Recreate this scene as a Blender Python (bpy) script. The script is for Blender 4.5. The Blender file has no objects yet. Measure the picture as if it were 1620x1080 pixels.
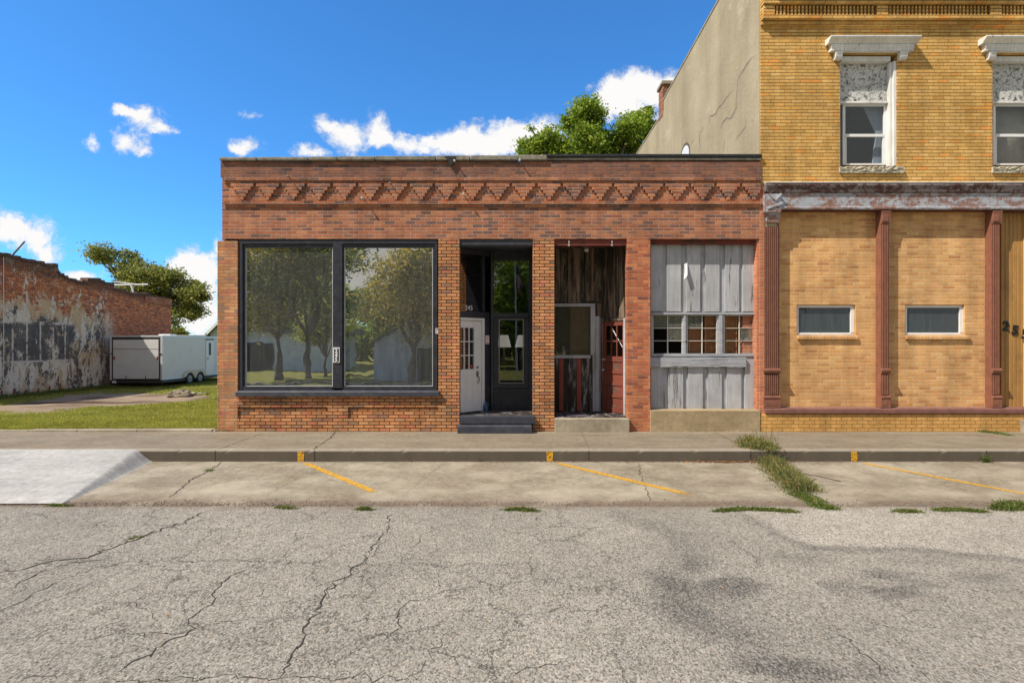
import bpy, math, random
import numpy as np
from mathutils import Vector, Matrix, noise
random.seed(7); rng = np.random.default_rng(11)
SC = bpy.context.scene; COL = SC.collection
# ------------------------------------------------------------------ measured frame of the place
FPX = 860.0; CX = 810.0; HY = 544.0; CAMZ = 1.80
F = 11.2                                   # distance from the viewpoint to the street front
def X(px, Y=F): return (px-CX)*Y/FPX
def Z(py, Y=F): return CAMZ-(py-HY)*Y/FPX
def G(px, py, z=-0.22):                    # point on the ground at height z
    Y = FPX*(CAMZ-z)/(py-HY); return ((px-CX)*Y/FPX, Y)
# ------------------------------------------------------------------ node helper
class NT:
    def __init__(s, name):
        s.mat = bpy.data.materials.new(name); s.mat.use_nodes = True; s.t = s.mat.node_tree; s.t.nodes.clear()
        s.out = s.t.nodes.new('ShaderNodeOutputMaterial'); s._o = None
    def n(s, ty, **kw):
        nd = s.t.nodes.new(ty)
        for k, v in kw.items(): setattr(nd, k, v)
        return nd
    def set(s, sock, v):
        if isinstance(v, bpy.types.NodeSocket): s.t.links.new(v, sock)
        elif v is not None:
            if isinstance(v, (tuple, list)) and len(v) == 3 and len(getattr(sock, 'default_value', [0,0,0])) == 4: v = (*v, 1)
            sock.default_value = v
    def obj(s):
        if s._o is None: s._o = s.n('ShaderNodeTexCoord').outputs['Object']
        return s._o
    def m(s, op, a, b=None, c=None, clamp=False):
        nd = s.n('ShaderNodeMath', operation=op, use_clamp=clamp)
        s.set(nd.inputs[0], a); s.set(nd.inputs[1], b); s.set(nd.inputs[2], c); return nd.outputs[0]
    def vm(s, op, a, b=None, sc=None):
        nd = s.n('ShaderNodeVectorMath', operation=op); s.set(nd.inputs[0], a); s.set(nd.inputs[1], b)
        if sc is not None: s.set(nd.inputs['Scale'], sc)
        return nd.outputs[0] if op not in ('LENGTH', 'DISTANCE', 'DOT_PRODUCT') else nd.outputs['Value']
    def mapv(s, scale, v=None, loc=(0,0,0)):
        nd = s.n('ShaderNodeMapping'); s.set(nd.inputs['Vector'], v or s.obj()); nd.inputs['Scale'].default_value = scale; nd.inputs['Location'].default_value = loc
        return nd.outputs[0]
    def sep(s, v):
        nd = s.n('ShaderNodeSeparateXYZ'); s.set(nd.inputs[0], v); return nd.outputs
    def comb(s, x, y, z=0.0):
        nd = s.n('ShaderNodeCombineXYZ'); s.set(nd.inputs[0], x); s.set(nd.inputs[1], y); s.set(nd.inputs[2], z); return nd.outputs[0]
    def mix(s, f, a, b, blend='MIX'):
        nd = s.n('ShaderNodeMix', data_type='RGBA', blend_type=blend); s.set(nd.inputs[0], f); s.set(nd.inputs[6], a); s.set(nd.inputs[7], b); return nd.outputs[2]
    def noise(s, scale, detail=4, rough=.6, dist=0, v=None, col=False):
        nd = s.n('ShaderNodeTexNoise'); s.set(nd.inputs['Vector'], v or s.obj()); nd.inputs['Scale'].default_value = scale
        nd.inputs['Detail'].default_value = detail; nd.inputs['Roughness'].default_value = rough; nd.inputs['Distortion'].default_value = dist
        return nd.outputs['Color' if col else 'Fac']
    def vor(s, scale, feature='F1', v=None, rnd=1, out='Distance'):
        nd = s.n('ShaderNodeTexVoronoi', feature=feature); s.set(nd.inputs['Vector'], v or s.obj()); nd.inputs['Scale'].default_value = scale
        nd.inputs['Randomness'].default_value = rnd; return nd.outputs[out]
    def wn(s, v):
        nd = s.n('ShaderNodeTexWhiteNoise', noise_dimensions='3D'); s.set(nd.inputs[0], v); return nd.outputs[0]
    def ramp(s, f, stops, interp='LINEAR'):
        nd = s.n('ShaderNodeValToRGB'); cr = nd.color_ramp; cr.interpolation = interp
        while len(cr.elements) < len(stops): cr.elements.new(.5)
        for e, (p, c) in zip(cr.elements, stops):
            e.position = p; e.color = (*c, 1) if isinstance(c, (tuple, list)) else (c, c, c, 1)
        s.set(nd.inputs[0], f); return nd.outputs[0]
    def ss(s, v, lo, hi, a=0.0, b=1.0):
        nd = s.n('ShaderNodeMapRange', interpolation_type='SMOOTHSTEP'); s.set(nd.inputs[0], v)
        for i, q in enumerate((lo, hi, a, b)): s.set(nd.inputs[i+1], q)
        return nd.outputs[0]
    def attr(s, name):
        nd = s.n('ShaderNodeAttribute', attribute_name=name); return nd.outputs['Fac']
    def bump(s, h, strength=.5, dist=.01, nrm=None):
        nd = s.n('ShaderNodeBump'); nd.inputs['Strength'].default_value = strength; nd.inputs['Distance'].default_value = dist
        s.set(nd.inputs['Height'], h); s.set(nd.inputs['Normal'], nrm); return nd.outputs[0]
    def bsdf(s, col, rough=.8, metal=0., nrm=None, spec=.3, **kw):
        nd = s.n('ShaderNodeBsdfPrincipled'); s.set(nd.inputs['Base Color'], col); s.set(nd.inputs['Roughness'], rough)
        s.set(nd.inputs['Metallic'], metal); s.set(nd.inputs['Normal'], nrm); s.set(nd.inputs['Specular IOR Level'], spec)
        for k, v in kw.items(): s.set(nd.inputs[k], v)
        return nd.outputs[0]
    def done(s, sh):
        s.t.links.new(sh, s.out.inputs[0]); return s.mat
def gray(v): return (v, v, v)

def brick_mat(name, w, h, mort, stops, mcol, jitter=0., rough=.009, wob=.006, band=None, dark=.45, chips=0., phase=0.0, vj=1.):
    """coursed brick in metres; band = [(z_lo, z_hi, colour, amount)] of soot or wear"""
    t = NT(name)
    w1 = t.noise(3.5, 3, v=None, col=True); w2 = t.noise(34, 2, col=True)
    p = t.vm('ADD', t.obj(), t.vm('SCALE', t.vm('SUBTRACT', w1, (.5,.5,.5)), sc=wob*2))
    p = t.vm('ADD', p, t.vm('SCALE', t.vm('SUBTRACT', w2, (.5,.5,.5)), sc=.006))
    x, y, z = t.sep(p)[:3]
    u = t.m('ADD', x, y); v = t.m('ADD', t.m('DIVIDE', z, h), phase)
    row = t.m('FLOOR', v); fv = t.m('FRACT', v)
    off = t.m('MULTIPLY', t.m('FRACT', t.m('MULTIPLY', row, .5)), 1.0)
    if jitter: off = t.m('ADD', off, t.m('MULTIPLY', t.wn(t.comb(row, 3.3)), jitter))
    uu = t.m('ADD', t.m('DIVIDE', u, w), off); col = t.m('FLOOR', uu); fu = t.m('FRACT', uu)
    du = t.m('MULTIPLY', t.m('MINIMUM', fu, t.m('SUBTRACT', 1., fu)), w)
    dv = t.m('MULTIPLY', t.m('MINIMUM', fv, t.m('SUBTRACT', 1., fv)), h)
    if vj != 1.: du = t.m('ADD', du, mort*.5*(1-vj))
    d = t.m('MINIMUM', du, dv)
    mask = t.ss(d, mort*.5-.002, mort*.5+.003)
    r1 = t.wn(t.comb(col, row)); r2 = t.wn(t.comb(col, row, 7.7))
    bc = t.ramp(r1, stops)
    n3 = t.noise(45, 4, .7); n4 = t.noise(1.1, 5, .65); n5 = t.noise(9, 4, .6)
    bc = t.mix(1., bc, t.ramp(n3, [(.2, .62), (.75, 1.25)]), 'MULTIPLY')
    bc = t.mix(t.m('MULTIPLY', t.ss(r2, .84, .97), dark), bc, t.mix(.5, bc, (.03,.02,.02)))
    mc = t.mix(n5, mcol, tuple(c*.45 for c in mcol))
    c = t.mix(mask, mc, bc)
    if chips:
        c = t.mix(t.m('MULTIPLY', t.ss(t.noise(7, 5, .7, v=t.mapv((1,1,2.4))), .60, .70), chips), c, tuple(min(1, q*1.2) for q in mcol))
    c = t.mix(1., c, t.ramp(n4, [(.25, .72), (.7, 1.12)]), 'MULTIPLY')
    streak = t.noise(2.2, 4, .6, v=t.mapv((1.6,1.6,.22)))
    c = t.mix(1., c, t.ramp(streak, [(.3, .74), (.62, 1.04)]), 'MULTIPLY')
    zz = t.sep(t.obj())[2]
    for (z0, z1, bcol, amt) in (band or []):
        k = t.m('MULTIPLY', t.ss(t.m('ADD', zz, t.m('MULTIPLY', t.m('SUBTRACT', n5, .5), .35)), z0, z1), t.ss(t.noise(3.3, 5, .7), .15, .50))
        c = t.mix(t.m('MULTIPLY', k, amt), c, t.mix(.75, c, bcol, 'MULTIPLY') if False else t.mix(.35, bcol, c))
    hh = t.m('ADD', t.m('MULTIPLY', mask, t.m('ADD', .75, t.m('MULTIPLY', r2, .35))), t.m('MULTIPLY', n3, .7))
    nb = t.bump(hh, 1., rough)
    return t.done(t.bsdf(c, .88, nrm=nb, spec=.2))

def plain(name, c, rough=.6, var=.12, bump=.001, metal=0., spec=.4, scale=6, dirt=0., dcol=(.05,.04,.03), vert=False):
    t = NT(name); v = t.mapv((1,1,.15)) if vert else None
    n1 = t.noise(scale, 5, .65, v=v); n2 = t.noise(scale*12, 3, .6, v=v)
    cc = t.mix(1., c, t.ramp(n1, [(.25, 1-var*1.6), (.75, 1+var)]), 'MULTIPLY')
    cc = t.mix(1., cc, t.ramp(n2, [(.25, 1-var), (.75, 1+var*.7)]), 'MULTIPLY')
    if dirt: cc = t.mix(t.m('MULTIPLY', t.ss(t.noise(scale*.6, 6, .7), .5, .68), dirt), cc, dcol)
    r = t.ramp(n1, [(.2, max(0, rough-.1)), (.8, min(1, rough+.1))])
    return t.done(t.bsdf(cc, r, metal, t.bump(t.m('ADD', n1, t.m('MULTIPLY', n2, .5)), .8, bump), spec))

def peel(name, top, under, amt=.5, scale=5, rough=.7, stretch=(1,1,.35), under2=None, speck=0., grain=(1,1,.06)):
    """old paint flaking off a darker ground"""
    t = NT(name); v = t.mapv(stretch)
    n1 = t.noise(scale, 8, .72, .4, v=v); n2 = t.noise(scale*4, 6, .75, v=v); g = t.noise(26, 4, .7, v=t.mapv(grain))
    k = t.ss(t.m('ADD', t.m('MULTIPLY', n1, .65), t.m('MULTIPLY', n2, .35)), amt-.03, amt+.05)
    base = t.mix(t.noise(3, 4), under, under2 or tuple(q*.6 for q in under))
    base = t.mix(1., base, t.ramp(g, [(.3, .55), (.7, 1.25)]), 'MULTIPLY')
    tp = t.mix(1., top, t.ramp(g, [(.25, .78), (.7, 1.1)]), 'MULTIPLY')
    tp = t.mix(1., tp, t.ramp(t.noise(1.7, 4), [(.3, .8), (.7, 1.1)]), 'MULTIPLY')
    c = t.mix(k, base, tp)
    if speck: c = t.mix(t.m('MULTIPLY', t.ss(t.noise(55, 3, .8), .58, .66), speck), c, under)
    return t.done(t.bsdf(c, rough, nrm=t.bump(t.m('ADD', t.m('MULTIPLY', k, .6), g), .9, .004), spec=.25))

def glass_mat(name, refl=.3, haze=.3, hcol=(.05,.055,.05), tint=(.6,.65,.65), wave=.0015, rough=.0):
    t = NT(name)
    nb = t.bump(t.noise(1.6, 2, .5), .35, wave*8) if wave else None
    tr = t.n('ShaderNodeBsdfTransparent'); t.set(tr.inputs[0], tint)
    df = t.n('ShaderNodeBsdfDiffuse')
    streak = t.noise(4, 5, .7, v=t.mapv((3,3,.35)))
    t.set(df.inputs[0], t.mix(1., hcol, t.ramp(streak, [(.3, .7), (.7, 1.5)]), 'MULTIPLY'))
    gl = t.n('ShaderNodeBsdfGlossy'); gl.inputs['Roughness'].default_value = rough; t.set(gl.inputs['Color'], (.95,.97,.96)); t.set(gl.inputs['Normal'], nb)
    a = t.n('ShaderNodeMixShader'); a.inputs[0].default_value = haze; t.t.links.new(tr.outputs[0], a.inputs[1]); t.t.links.new(df.outputs[0], a.inputs[2])
    b = t.n('ShaderNodeMixShader'); b.inputs[0].default_value = refl; t.t.links.new(a.outputs[0], b.inputs[1]); t.t.links.new(gl.outputs[0], b.inputs[2])
    return t.done(b.outputs[0])

# ------------------------------------------------------------------ mesh helper
class MB:
    def __init__(s, xf=None): s.v = []; s.f = []; s.mi = []; s.cur = 0; s.xf = xf
    def add(s, vs, fs):
        b = len(s.v)
        s.v += [tuple(s.xf @ Vector(p)) if s.xf else tuple(p) for p in vs]
        s.f += [tuple(b+i for i in f) for f in fs]; s.mi += [s.cur]*len(fs)
    def box(s, x0, x1, y0, y1, z0, z1):
        if x0 > x1: x0, x1 = x1, x0
        if y0 > y1: y0, y1 = y1, y0
        if z0 > z1: z0, z1 = z1, z0
        s.add([(x0,y0,z0),(x1,y0,z0),(x1,y1,z0),(x0,y1,z0),(x0,y0,z1),(x1,y0,z1),(x1,y1,z1),(x0,y1,z1)],
              [(0,3,2,1),(4,5,6,7),(0,1,5,4),(1,2,6,5),(2,3,7,6),(3,0,4,7)]); return s
    def pb(s, px0, px1, py0, py1, Y0, Y1):          # box whose FRONT face is measured on plane Y0
        return s.box(X(px0,Y0), X(px1,Y0), Y0, Y1, Z(py1,Y0), Z(py0,Y0))
    def prism(s, prof, x0, x1):                       # profile (y,z) swept along x
        n = len(prof)
        s.add([(x0,y,z) for y,z in prof]+[(x1,y,z) for y,z in prof],
              [tuple(range(n)), tuple(range(2*n-1, n-1, -1))]+[((i+1)%n, i, n+i, n+(i+1)%n) for i in range(n)]); return s
    def poly_y(s, pts, y0, y1):                       # outline (x,z) extruded in depth
        n = len(pts)
        s.add([(x,y0,z) for x,z in pts]+[(x,y1,z) for x,z in pts],
              [tuple(range(n)), tuple(range(2*n-1, n-1, -1))]+[((i+1)%n, i, n+i, n+(i+1)%n) for i in range(n)]); return s
    def poly_x(s, pts, x0, x1):                       # outline (y,z) extruded in x
        return s.prism(pts, x0, x1)
    def cyl(s, a, b, r0, r1=None, n=12, cap=True):
        r1 = r0 if r1 is None else r1; a = Vector(a); b = Vector(b); d = (b-a).normalized()
        u = d.orthogonal().normalized(); w = d.cross(u)
        vs = [a+(u*math.cos(2*math.pi*i/n)+w*math.sin(2*math.pi*i/n))*r0 for i in range(n)]+[b+(u*math.cos(2*math.pi*i/n)+w*math.sin(2*math.pi*i/n))*r1 for i in range(n)]
        fs = [(i, (i+1)%n, n+(i+1)%n, n+i) for i in range(n)]
        if cap: fs += [tuple(range(n-1,-1,-1)), tuple(range(n, 2*n))]
        s.add(vs, fs); return s
    def tube(s, pts, rs, n=8):
        for i in range(len(pts)-1): s.cyl(pts[i], pts[i+1], rs[i], rs[i+1], n, cap=(i in (0, len(pts)-2)))
        return s
    def lathe(s, c, prof, n=20):
        vs = []; k = len(prof)
        for i in range(n):
            a = 2*math.pi*i/n
            vs += [(c[0]+r*math.cos(a), c[1]+r*math.sin(a), c[2]+z) for r, z in prof]
        fs = [(i*k+j, ((i+1)%n)*k+j, ((i+1)%n)*k+j+1, i*k+j+1) for i in range(n) for j in range(k-1)]
        s.add(vs, fs); return s
    def build(s, name, mats, parent=None, bevel=0, smooth=False):
        o = mesh_obj(name, s.v, s.f, mats, parent, s.mi)
        if smooth: o.data.polygons.foreach_set('use_smooth', [True]*len(o.data.polygons))
        if bevel:
            bm = o.modifiers.new('Bevel', 'BEVEL'); bm.width = bevel; bm.segments = 1; bm.limit_method = 'ANGLE'
        return o
def wloc(o):
    l = Vector((0,0,0))
    while o: l += o.location; o = o.parent
    return l
def mesh_obj(name, vs, fs, mats, parent=None, mi=None):
    me = bpy.data.meshes.new(name)
    off = wloc(parent) if parent else Vector((0,0,0))
    if isinstance(vs, np.ndarray): vs = vs - np.array(off)
    elif parent: vs = [(a-off.x, b-off.y, c-off.z) for a, b, c in vs]
    if isinstance(vs, np.ndarray) and isinstance(fs, np.ndarray):
        nf, k = fs.shape
        me.vertices.add(len(vs)); me.vertices.foreach_set('co', vs.astype(np.float32).ravel())
        me.loops.add(nf*k); me.loops.foreach_set('vertex_index', fs.astype(np.int32).ravel())
        me.polygons.add(nf); me.polygons.foreach_set('loop_start', np.arange(0, nf*k, k, dtype=np.int32))
        me.update(calc_edges=True)
    else:
        me.from_pydata(vs, [], fs)
    for m in (mats if isinstance(mats, (list, tuple)) else [mats]): me.materials.append(m)
    if mi is not None and any(mi): me.polygons.foreach_set('material_index', mi)
    me.update(); me.validate()
    o = bpy.data.objects.new(name, me); COL.objects.link(o)
    if parent: o.parent = parent
    return o
def tag(o, label=None, cat=None, group=None, kind=None):
    for k, v in (('label', label), ('category', cat), ('group', group), ('kind', kind)):
        if v: o[k] = v
    return o
def thing(name, label, cat, loc, group=None):
    o = bpy.data.objects.new(name, None); o.empty_display_size = .3; COL.objects.link(o); o.location = loc
    return tag(o, label, cat, group)
def pbox(name, mat, parent, *a, bevel=.003, label=None):
    o = MB().pb(*a).build(name, mat, parent, bevel)
    if label: o['label'] = label
    return o
def text_mesh(name, s, size, M, mat, parent, extrude=.004, bold=0.):
    c = bpy.data.curves.new(name, 'FONT'); c.body = s; c.size = size; c.extrude = extrude; c.offset = bold; c.align_x = 'CENTER'; c.align_y = 'CENTER'; c.resolution_u = 4
    tmp = bpy.data.objects.new('tmp', c); COL.objects.link(tmp)
    dg = bpy.context.evaluated_depsgraph_get(); me = bpy.data.meshes.new_from_object(tmp.evaluated_get(dg)); bpy.data.objects.remove(tmp)
    me.transform(Matrix.Translation(-wloc(parent)) @ M); me.materials.clear(); me.materials.append(mat)
    o = bpy.data.objects.new(name, me); COL.objects.link(o); o.parent = parent; return o
def upright(x, y, z, rz=0, roll=0):              # text matrix: standing, facing -y
    return Matrix.Translation((x,y,z)) @ Matrix.Rotation(rz,4,'Z') @ Matrix.Rotation(math.pi/2,4,'X') @ Matrix.Rotation(roll,4,'Z')
def jitter_line(pts, step=.05, amp=.02, seed=0):
    r = random.Random(seed); out = []
    for (a, b) in zip(pts[:-1], pts[1:]):
        L = math.dist(a, b); n = max(1, int(L/step))
        for i in range(n):
            k = i/n; out.append((a[0]+(b[0]-a[0])*k+r.gauss(0, amp), a[1]+(b[1]-a[1])*k+r.gauss(0, amp)))
    out.append(pts[-1]); return out
def ribbon2d(pts, w, fz, taper=True, seed=0):   # flat ribbon following pts at height fz(x,y)
    r = random.Random(seed); vs = []; n = len(pts)
    for i, p in enumerate(pts):
        a = pts[max(0,i-1)]; b = pts[min(n-1,i+1)]; dx, dy = b[0]-a[0], b[1]-a[1]; L = math.hypot(dx,dy) or 1
        k = w*(.35+r.random()*.9)*(min(1, i/3+.2, (n-1-i)/3+.2) if taper else 1)/2
        for sg in (1,-1):
            q = (p[0]-dy/L*k*sg, p[1]+dx/L*k*sg); vs.append((q[0], q[1], fz(*q)))
    fs = [(2*i+1, 2*i+3, 2*i+2, 2*i) for i in range(n-1)]
    return vs, fs
def grid(name, xs, ys, fz, mat, attrs=None, extra=None):
    nx, ny = len(xs), len(ys)
    XX, YY = np.meshgrid(xs, ys); ZZ = fz(XX, YY)
    vs = np.stack([XX.ravel(), YY.ravel(), ZZ.ravel()], 1)
    i = np.arange(nx*ny).reshape(ny, nx)
    fs = np.stack([i[:-1,:-1], i[:-1,1:], i[1:,1:], i[1:,:-1]], -1).reshape(-1, 4)
    mi = [0]*len(fs); mats = [mat]
    if extra:
        ev, ef, em = extra; b = len(vs); vs = np.concatenate([vs, np.array(ev)])
        fs = np.concatenate([fs, np.array(ef)+b]); mi += [1]*len(ef); mats.append(em)
    o = mesh_obj(name, vs, fs, mats, None, mi)
    o.data.polygons.foreach_set('use_smooth', [True]*len(o.data.polygons))
    for k, fn in (attrs or {}).items():
        a = o.data.attributes.new(k, 'FLOAT', 'POINT'); a.data.foreach_set('value', np.asarray(fn(vs[:,0], vs[:,1]), dtype=np.float32))
    return tag(o, kind='structure')
def seg_d(x, y, pts):
    d = np.full(x.shape, 1e9)
    for (ax, ay), (bx, by) in zip(pts[:-1], pts[1:]):
        L2 = (bx-ax)**2+(by-ay)**2+1e-9; t = np.clip(((x-ax)*(bx-ax)+(y-ay)*(by-ay))/L2, 0, 1)
        d = np.minimum(d, np.hypot(x-ax-t*(bx-ax), y-ay-t*(by-ay)))
    return d
def sm(v, a, b):
    t = np.clip((v-a)/(b-a), 0, 1); return t*t*(3-2*t)
# ------------------------------------------------------------------ materials
ORNG = [(0,(.62,.25,.10)),(.3,(.72,.33,.14)),(.5,(.58,.27,.12)),(.64,(.38,.22,.13)),(.76,(.76,.38,.17)),(.88,(.66,.22,.12)),(1,(.34,.22,.15))]
REDS = [(0,(.40,.13,.07)),(.2,(.54,.19,.085)),(.4,(.44,.165,.095)),(.6,(.62,.25,.11)),(.75,(.36,.16,.11)),(.88,(.27,.125,.09)),(1,(.21,.12,.10))]
REDB = [(0,(.50,.13,.06)),(.3,(.66,.20,.085)),(.6,(.74,.27,.11)),(.85,(.45,.13,.07)),(1,(.26,.10,.075))]
YELS = [(0,(.74,.435,.135)),(.3,(.82,.50,.16)),(.55,(.68,.385,.11)),(.8,(.86,.545,.20)),(.92,(.82,.44,.11)),(1,(.92,.40,.10))]
INFL = [(0,(.74,.38,.14)),(.3,(.82,.46,.18)),(.55,(.66,.32,.11)),(.8,(.86,.51,.21)),(1,(.60,.27,.10))]
zt = Z(252); zs = Z(284)
M_red = brick_mat('red_brick', .213, .0677, .012, REDS, (.70,.48,.37), rough=.014, wob=.005, chips=.28, dark=.6,
                  band=[(zs-.25, zs+.25, (.13,.075,.06), .62), (Z(272), Z(250), (.10,.085,.07), .5)])
M_reds = brick_mat('sooty_parapet_brick', .213, .0677, .011, [(0,(.24,.10,.07)),(.3,(.36,.15,.09)),(.55,(.20,.10,.08)),(.8,(.42,.17,.09)),(1,(.15,.09,.08))], (.40,.29,.24), rough=.014, wob=.005, chips=.3, dark=.6)
M_redb = brick_mat('rough_red_pier_brick', .213, .0677, .011, REDB, (.62,.40,.30), rough=.018, wob=.005, chips=.25, dark=.4)
M_pier = brick_mat('orange_brick', .213, .0677, .013, ORNG, (.10,.055,.035), rough=.014, wob=.002, dark=.5)
M_pierw = brick_mat('worn_orange_brick', .213, .0677, .011, ORNG, (.52,.38,.28), rough=.014, wob=.004, chips=.3, dark=.4)
M_yel = brick_mat('yellow_long_brick', .218, .0690, .010, YELS, (.36,.19,.07), jitter=.25, vj=.35, rough=.014, wob=.005, dark=.22)
M_inf = brick_mat('tan_infill_brick', .25, .0703, .010, INFL, (.90,.68,.44), rough=.003, wob=.003, dark=.25)
M_plinth = brick_mat('painted_plinth_brick', .22, .075, .010, [(0,(.66,.36,.11)),(1,(.74,.42,.14))], (.52,.28,.085), rough=.010, wob=.012, dark=.1, chips=0)
M_jamb = brick_mat('jamb_brick', .213, .0677, .012, [(0,(.62,.19,.09)),(1,(.70,.27,.13))], (.62,.50,.42), rough=.01)
M_char = plain('charcoal_paint', (.028,.030,.042), .42, .18, .0012, spec=.45, scale=9, dirt=.25, dcol=(.10,.10,.10))
M_charl = plain('worn_charcoal_paint', (.052,.055,.072), .5, .2, .0015, spec=.4, scale=7, dirt=.35, dcol=(.11,.11,.12))
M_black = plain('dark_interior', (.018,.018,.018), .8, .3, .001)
M_room = plain('room_wall', (.16,.15,.14), .9, .2, .001)
M_white = plain('white_door_paint', (.78,.77,.76), .4, .05, .0006, spec=.5)
M_whitet = peel('weathered_white_paint', (.80,.79,.76), (.30,.27,.25), .36, 6, stretch=(1,1,.5))
M_mottled = peel('mottled_white_panel', (.70,.69,.66), (.10,.10,.11), .45, 14, stretch=(1,1,1), grain=(1,1,1), speck=.8)
M_vinyl = plain('white_vinyl', (.80,.80,.80), .35, .05, .0005, spec=.5)
M_grey = peel('grey_painted_board', (.46,.465,.49), (.17,.15,.13), .40, 3.2, stretch=(1.6,1.6,.16), speck=.35)
M_greyd = peel('grey_painted_trim', (.40,.41,.44), (.16,.15,.14), .37, 5, stretch=(.5,.5,1), grain=(.15,.15,1))
M_old = peel('bare_old_board', (.24,.175,.125), (.065,.048,.037), .50, 3.5, stretch=(2,2,.14))
M_oldg = peel('half_painted_board', (.30,.29,.30), (.05,.037,.028), .53, 3, stretch=(2,2,.25))
M_maroon = peel('red_painted_wood', (.30,.075,.05), (.12,.06,.05), .38, 6, stretch=(1,1,.5), grain=(1,1,.2))
M_maroonh = peel('red_lintel_paint', (.22,.055,.04), (.10,.06,.05), .45, 5, stretch=(.4,.4,1), grain=(.1,.1,1))
M_rdoor = peel('red_door_paint', (.23,.062,.04), (.17,.12,.10), .43, 6, stretch=(.6,.6,1), grain=(.12,.12,1))
M_rust = plain('rust_brown_iron', (.26,.105,.066), .6, .16, .002, scale=8, dirt=.35, dcol=(.10,.045,.035))
M_rustd = plain('dark_iron_groove', (.10,.035,.028), .7, .2, .001)
M_beam = peel('peeling_blue_grey_iron', (.42,.44,.49), (.26,.12,.09), .49, 3.4, stretch=(.7,.7,1.2), grain=(1,1,.5), under2=(.33,.22,.19))
M_beamd = peel('stained_iron_cornice', (.26,.22,.22), (.13,.065,.055), .49, 5, stretch=(.7,.7,1), grain=(1,1,.5))
M_ledge = plain('brown_stone_ledge', (.22,.10,.08), .8, .2, .004, scale=7)
M_yboard = plain('ochre_painted_board', (.44,.23,.065), .55, .18, .001, scale=4, vert=True, dirt=.35, dcol=(.16,.08,.03))
M_stone = plain('rough_limestone', (.52,.47,.36), .9, .25, .02, scale=9, dirt=.35, dcol=(.16,.14,.11))
M_coping = plain('lichened_coping', (.28,.255,.20), .95, .3, .012, scale=9, dirt=.7, dcol=(.075,.068,.055))
M_tar = plain('black_flashing', (.022,.024,.028), .55, .3, .006, scale=10)
M_metal = plain('aged_metal', (.32,.30,.28), .4, .2, .001, metal=.8)
M_bulb = plain('ceramic_knob', (.62,.60,.55), .4, .1, .001)
M_mat = plain('purple_grey_mat', (.13,.10,.135), .9, .25, .004, scale=20)
M_blind = plain('brown_blind', (.42,.20,.09), .7, .2, .001)
M_blindt = plain('tan_blind', (.85,.64,.42), .8, .15, .001)
M_shade = NT('lamp_shade_cloth'); M_shade = M_shade.done(M_shade.bsdf((.85,.83,.78), .8, **{'Emission Color': (1,.95,.86,1), 'Emission Strength': .35}))
M_curt = plain('white_curtain', (.80,.80,.80), .9, .1, .002, scale=5)
M_blk = plain('black_enamel', (.012,.012,.012), .35, .1, .0005)
M_text = plain('white_lettering', (.78,.78,.78), .5, .1, .0003)
M_redt = plain('red_lettering', (.60,.05,.05), .5, .1, .0003)
M_blueb = plain('blue_plastic', (.05,.10,.20), .35, .1, .0005)
M_rubber = plain('tyre_rubber', (.025,.025,.025), .8, .2, .002)
M_trim = plain('aluminium_trim', (.72,.73,.74), .35, .06, .0005, metal=.3)
M_trail = plain('white_trailer_skin', (.68,.67,.655), .32, .05, .001, spec=.5, scale=2.5)
M_traild = plain('dark_trailer_frame', (.055,.052,.05), .6, .2, .001)
M_fend = plain('cream_fender', (.62,.56,.40), .5, .1, .001)
M_lens = plain('red_lens', (.35,.02,.02), .25, .1, .0003, spec=.6)
G_big = glass_mat('shop_window_glass', .62, .62, (.17,.175,.165), (.55,.6,.58), .0008)
G_entry = glass_mat('entry_glass', .11, .08, (.02,.02,.02), (.85,.85,.85), .0002)
G_old = glass_mat('old_dusty_glass', .22, .35, (.10,.10,.09), (.8,.78,.72), .004)
G_up = glass_mat('upper_window_glass', .06, .03, (.04,.05,.07), (.75,.8,.85), .002)
G_dark = glass_mat('dark_sash_glass', .05, .7, (.07,.07,.072), (.5,.55,.55), .001)

def stucco():
    t = NT('sand_stucco')
    n1 = t.noise(.55, 6, .65); n2 = t.noise(14, 5, .7); st = t.noise(1.1, 5, .65, v=t.mapv((1,1,.12)))
    c = t.ramp(n1, [(.25,(.35,.29,.195)), (.55,(.43,.362,.248)), (.8,(.485,.415,.30))])
    c = t.mix(1., c, t.ramp(st, [(.3,.80),(.6,1.06)]), 'MULTIPLY'); c = t.mix(1., c, t.ramp(n2, [(.2,.84),(.7,1.06)]), 'MULTIPLY')
    c = t.mix(t.m('MULTIPLY', t.ss(t.noise(.9,6,.75), .57, .70), .5), c, (.58,.52,.42))
    return t.done(t.bsdf(c, .92, nrm=t.bump(t.m('ADD', n2, t.m('MULTIPLY', n1, 3)), .7, .012), spec=.15))
M_stucco = stucco(); M_crack = plain('crack_dark', (.12,.10,.07), .95, .3, .001)
M_scar = plain('stucco_scar', (.36,.31,.23), .95, .2, .004)

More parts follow.
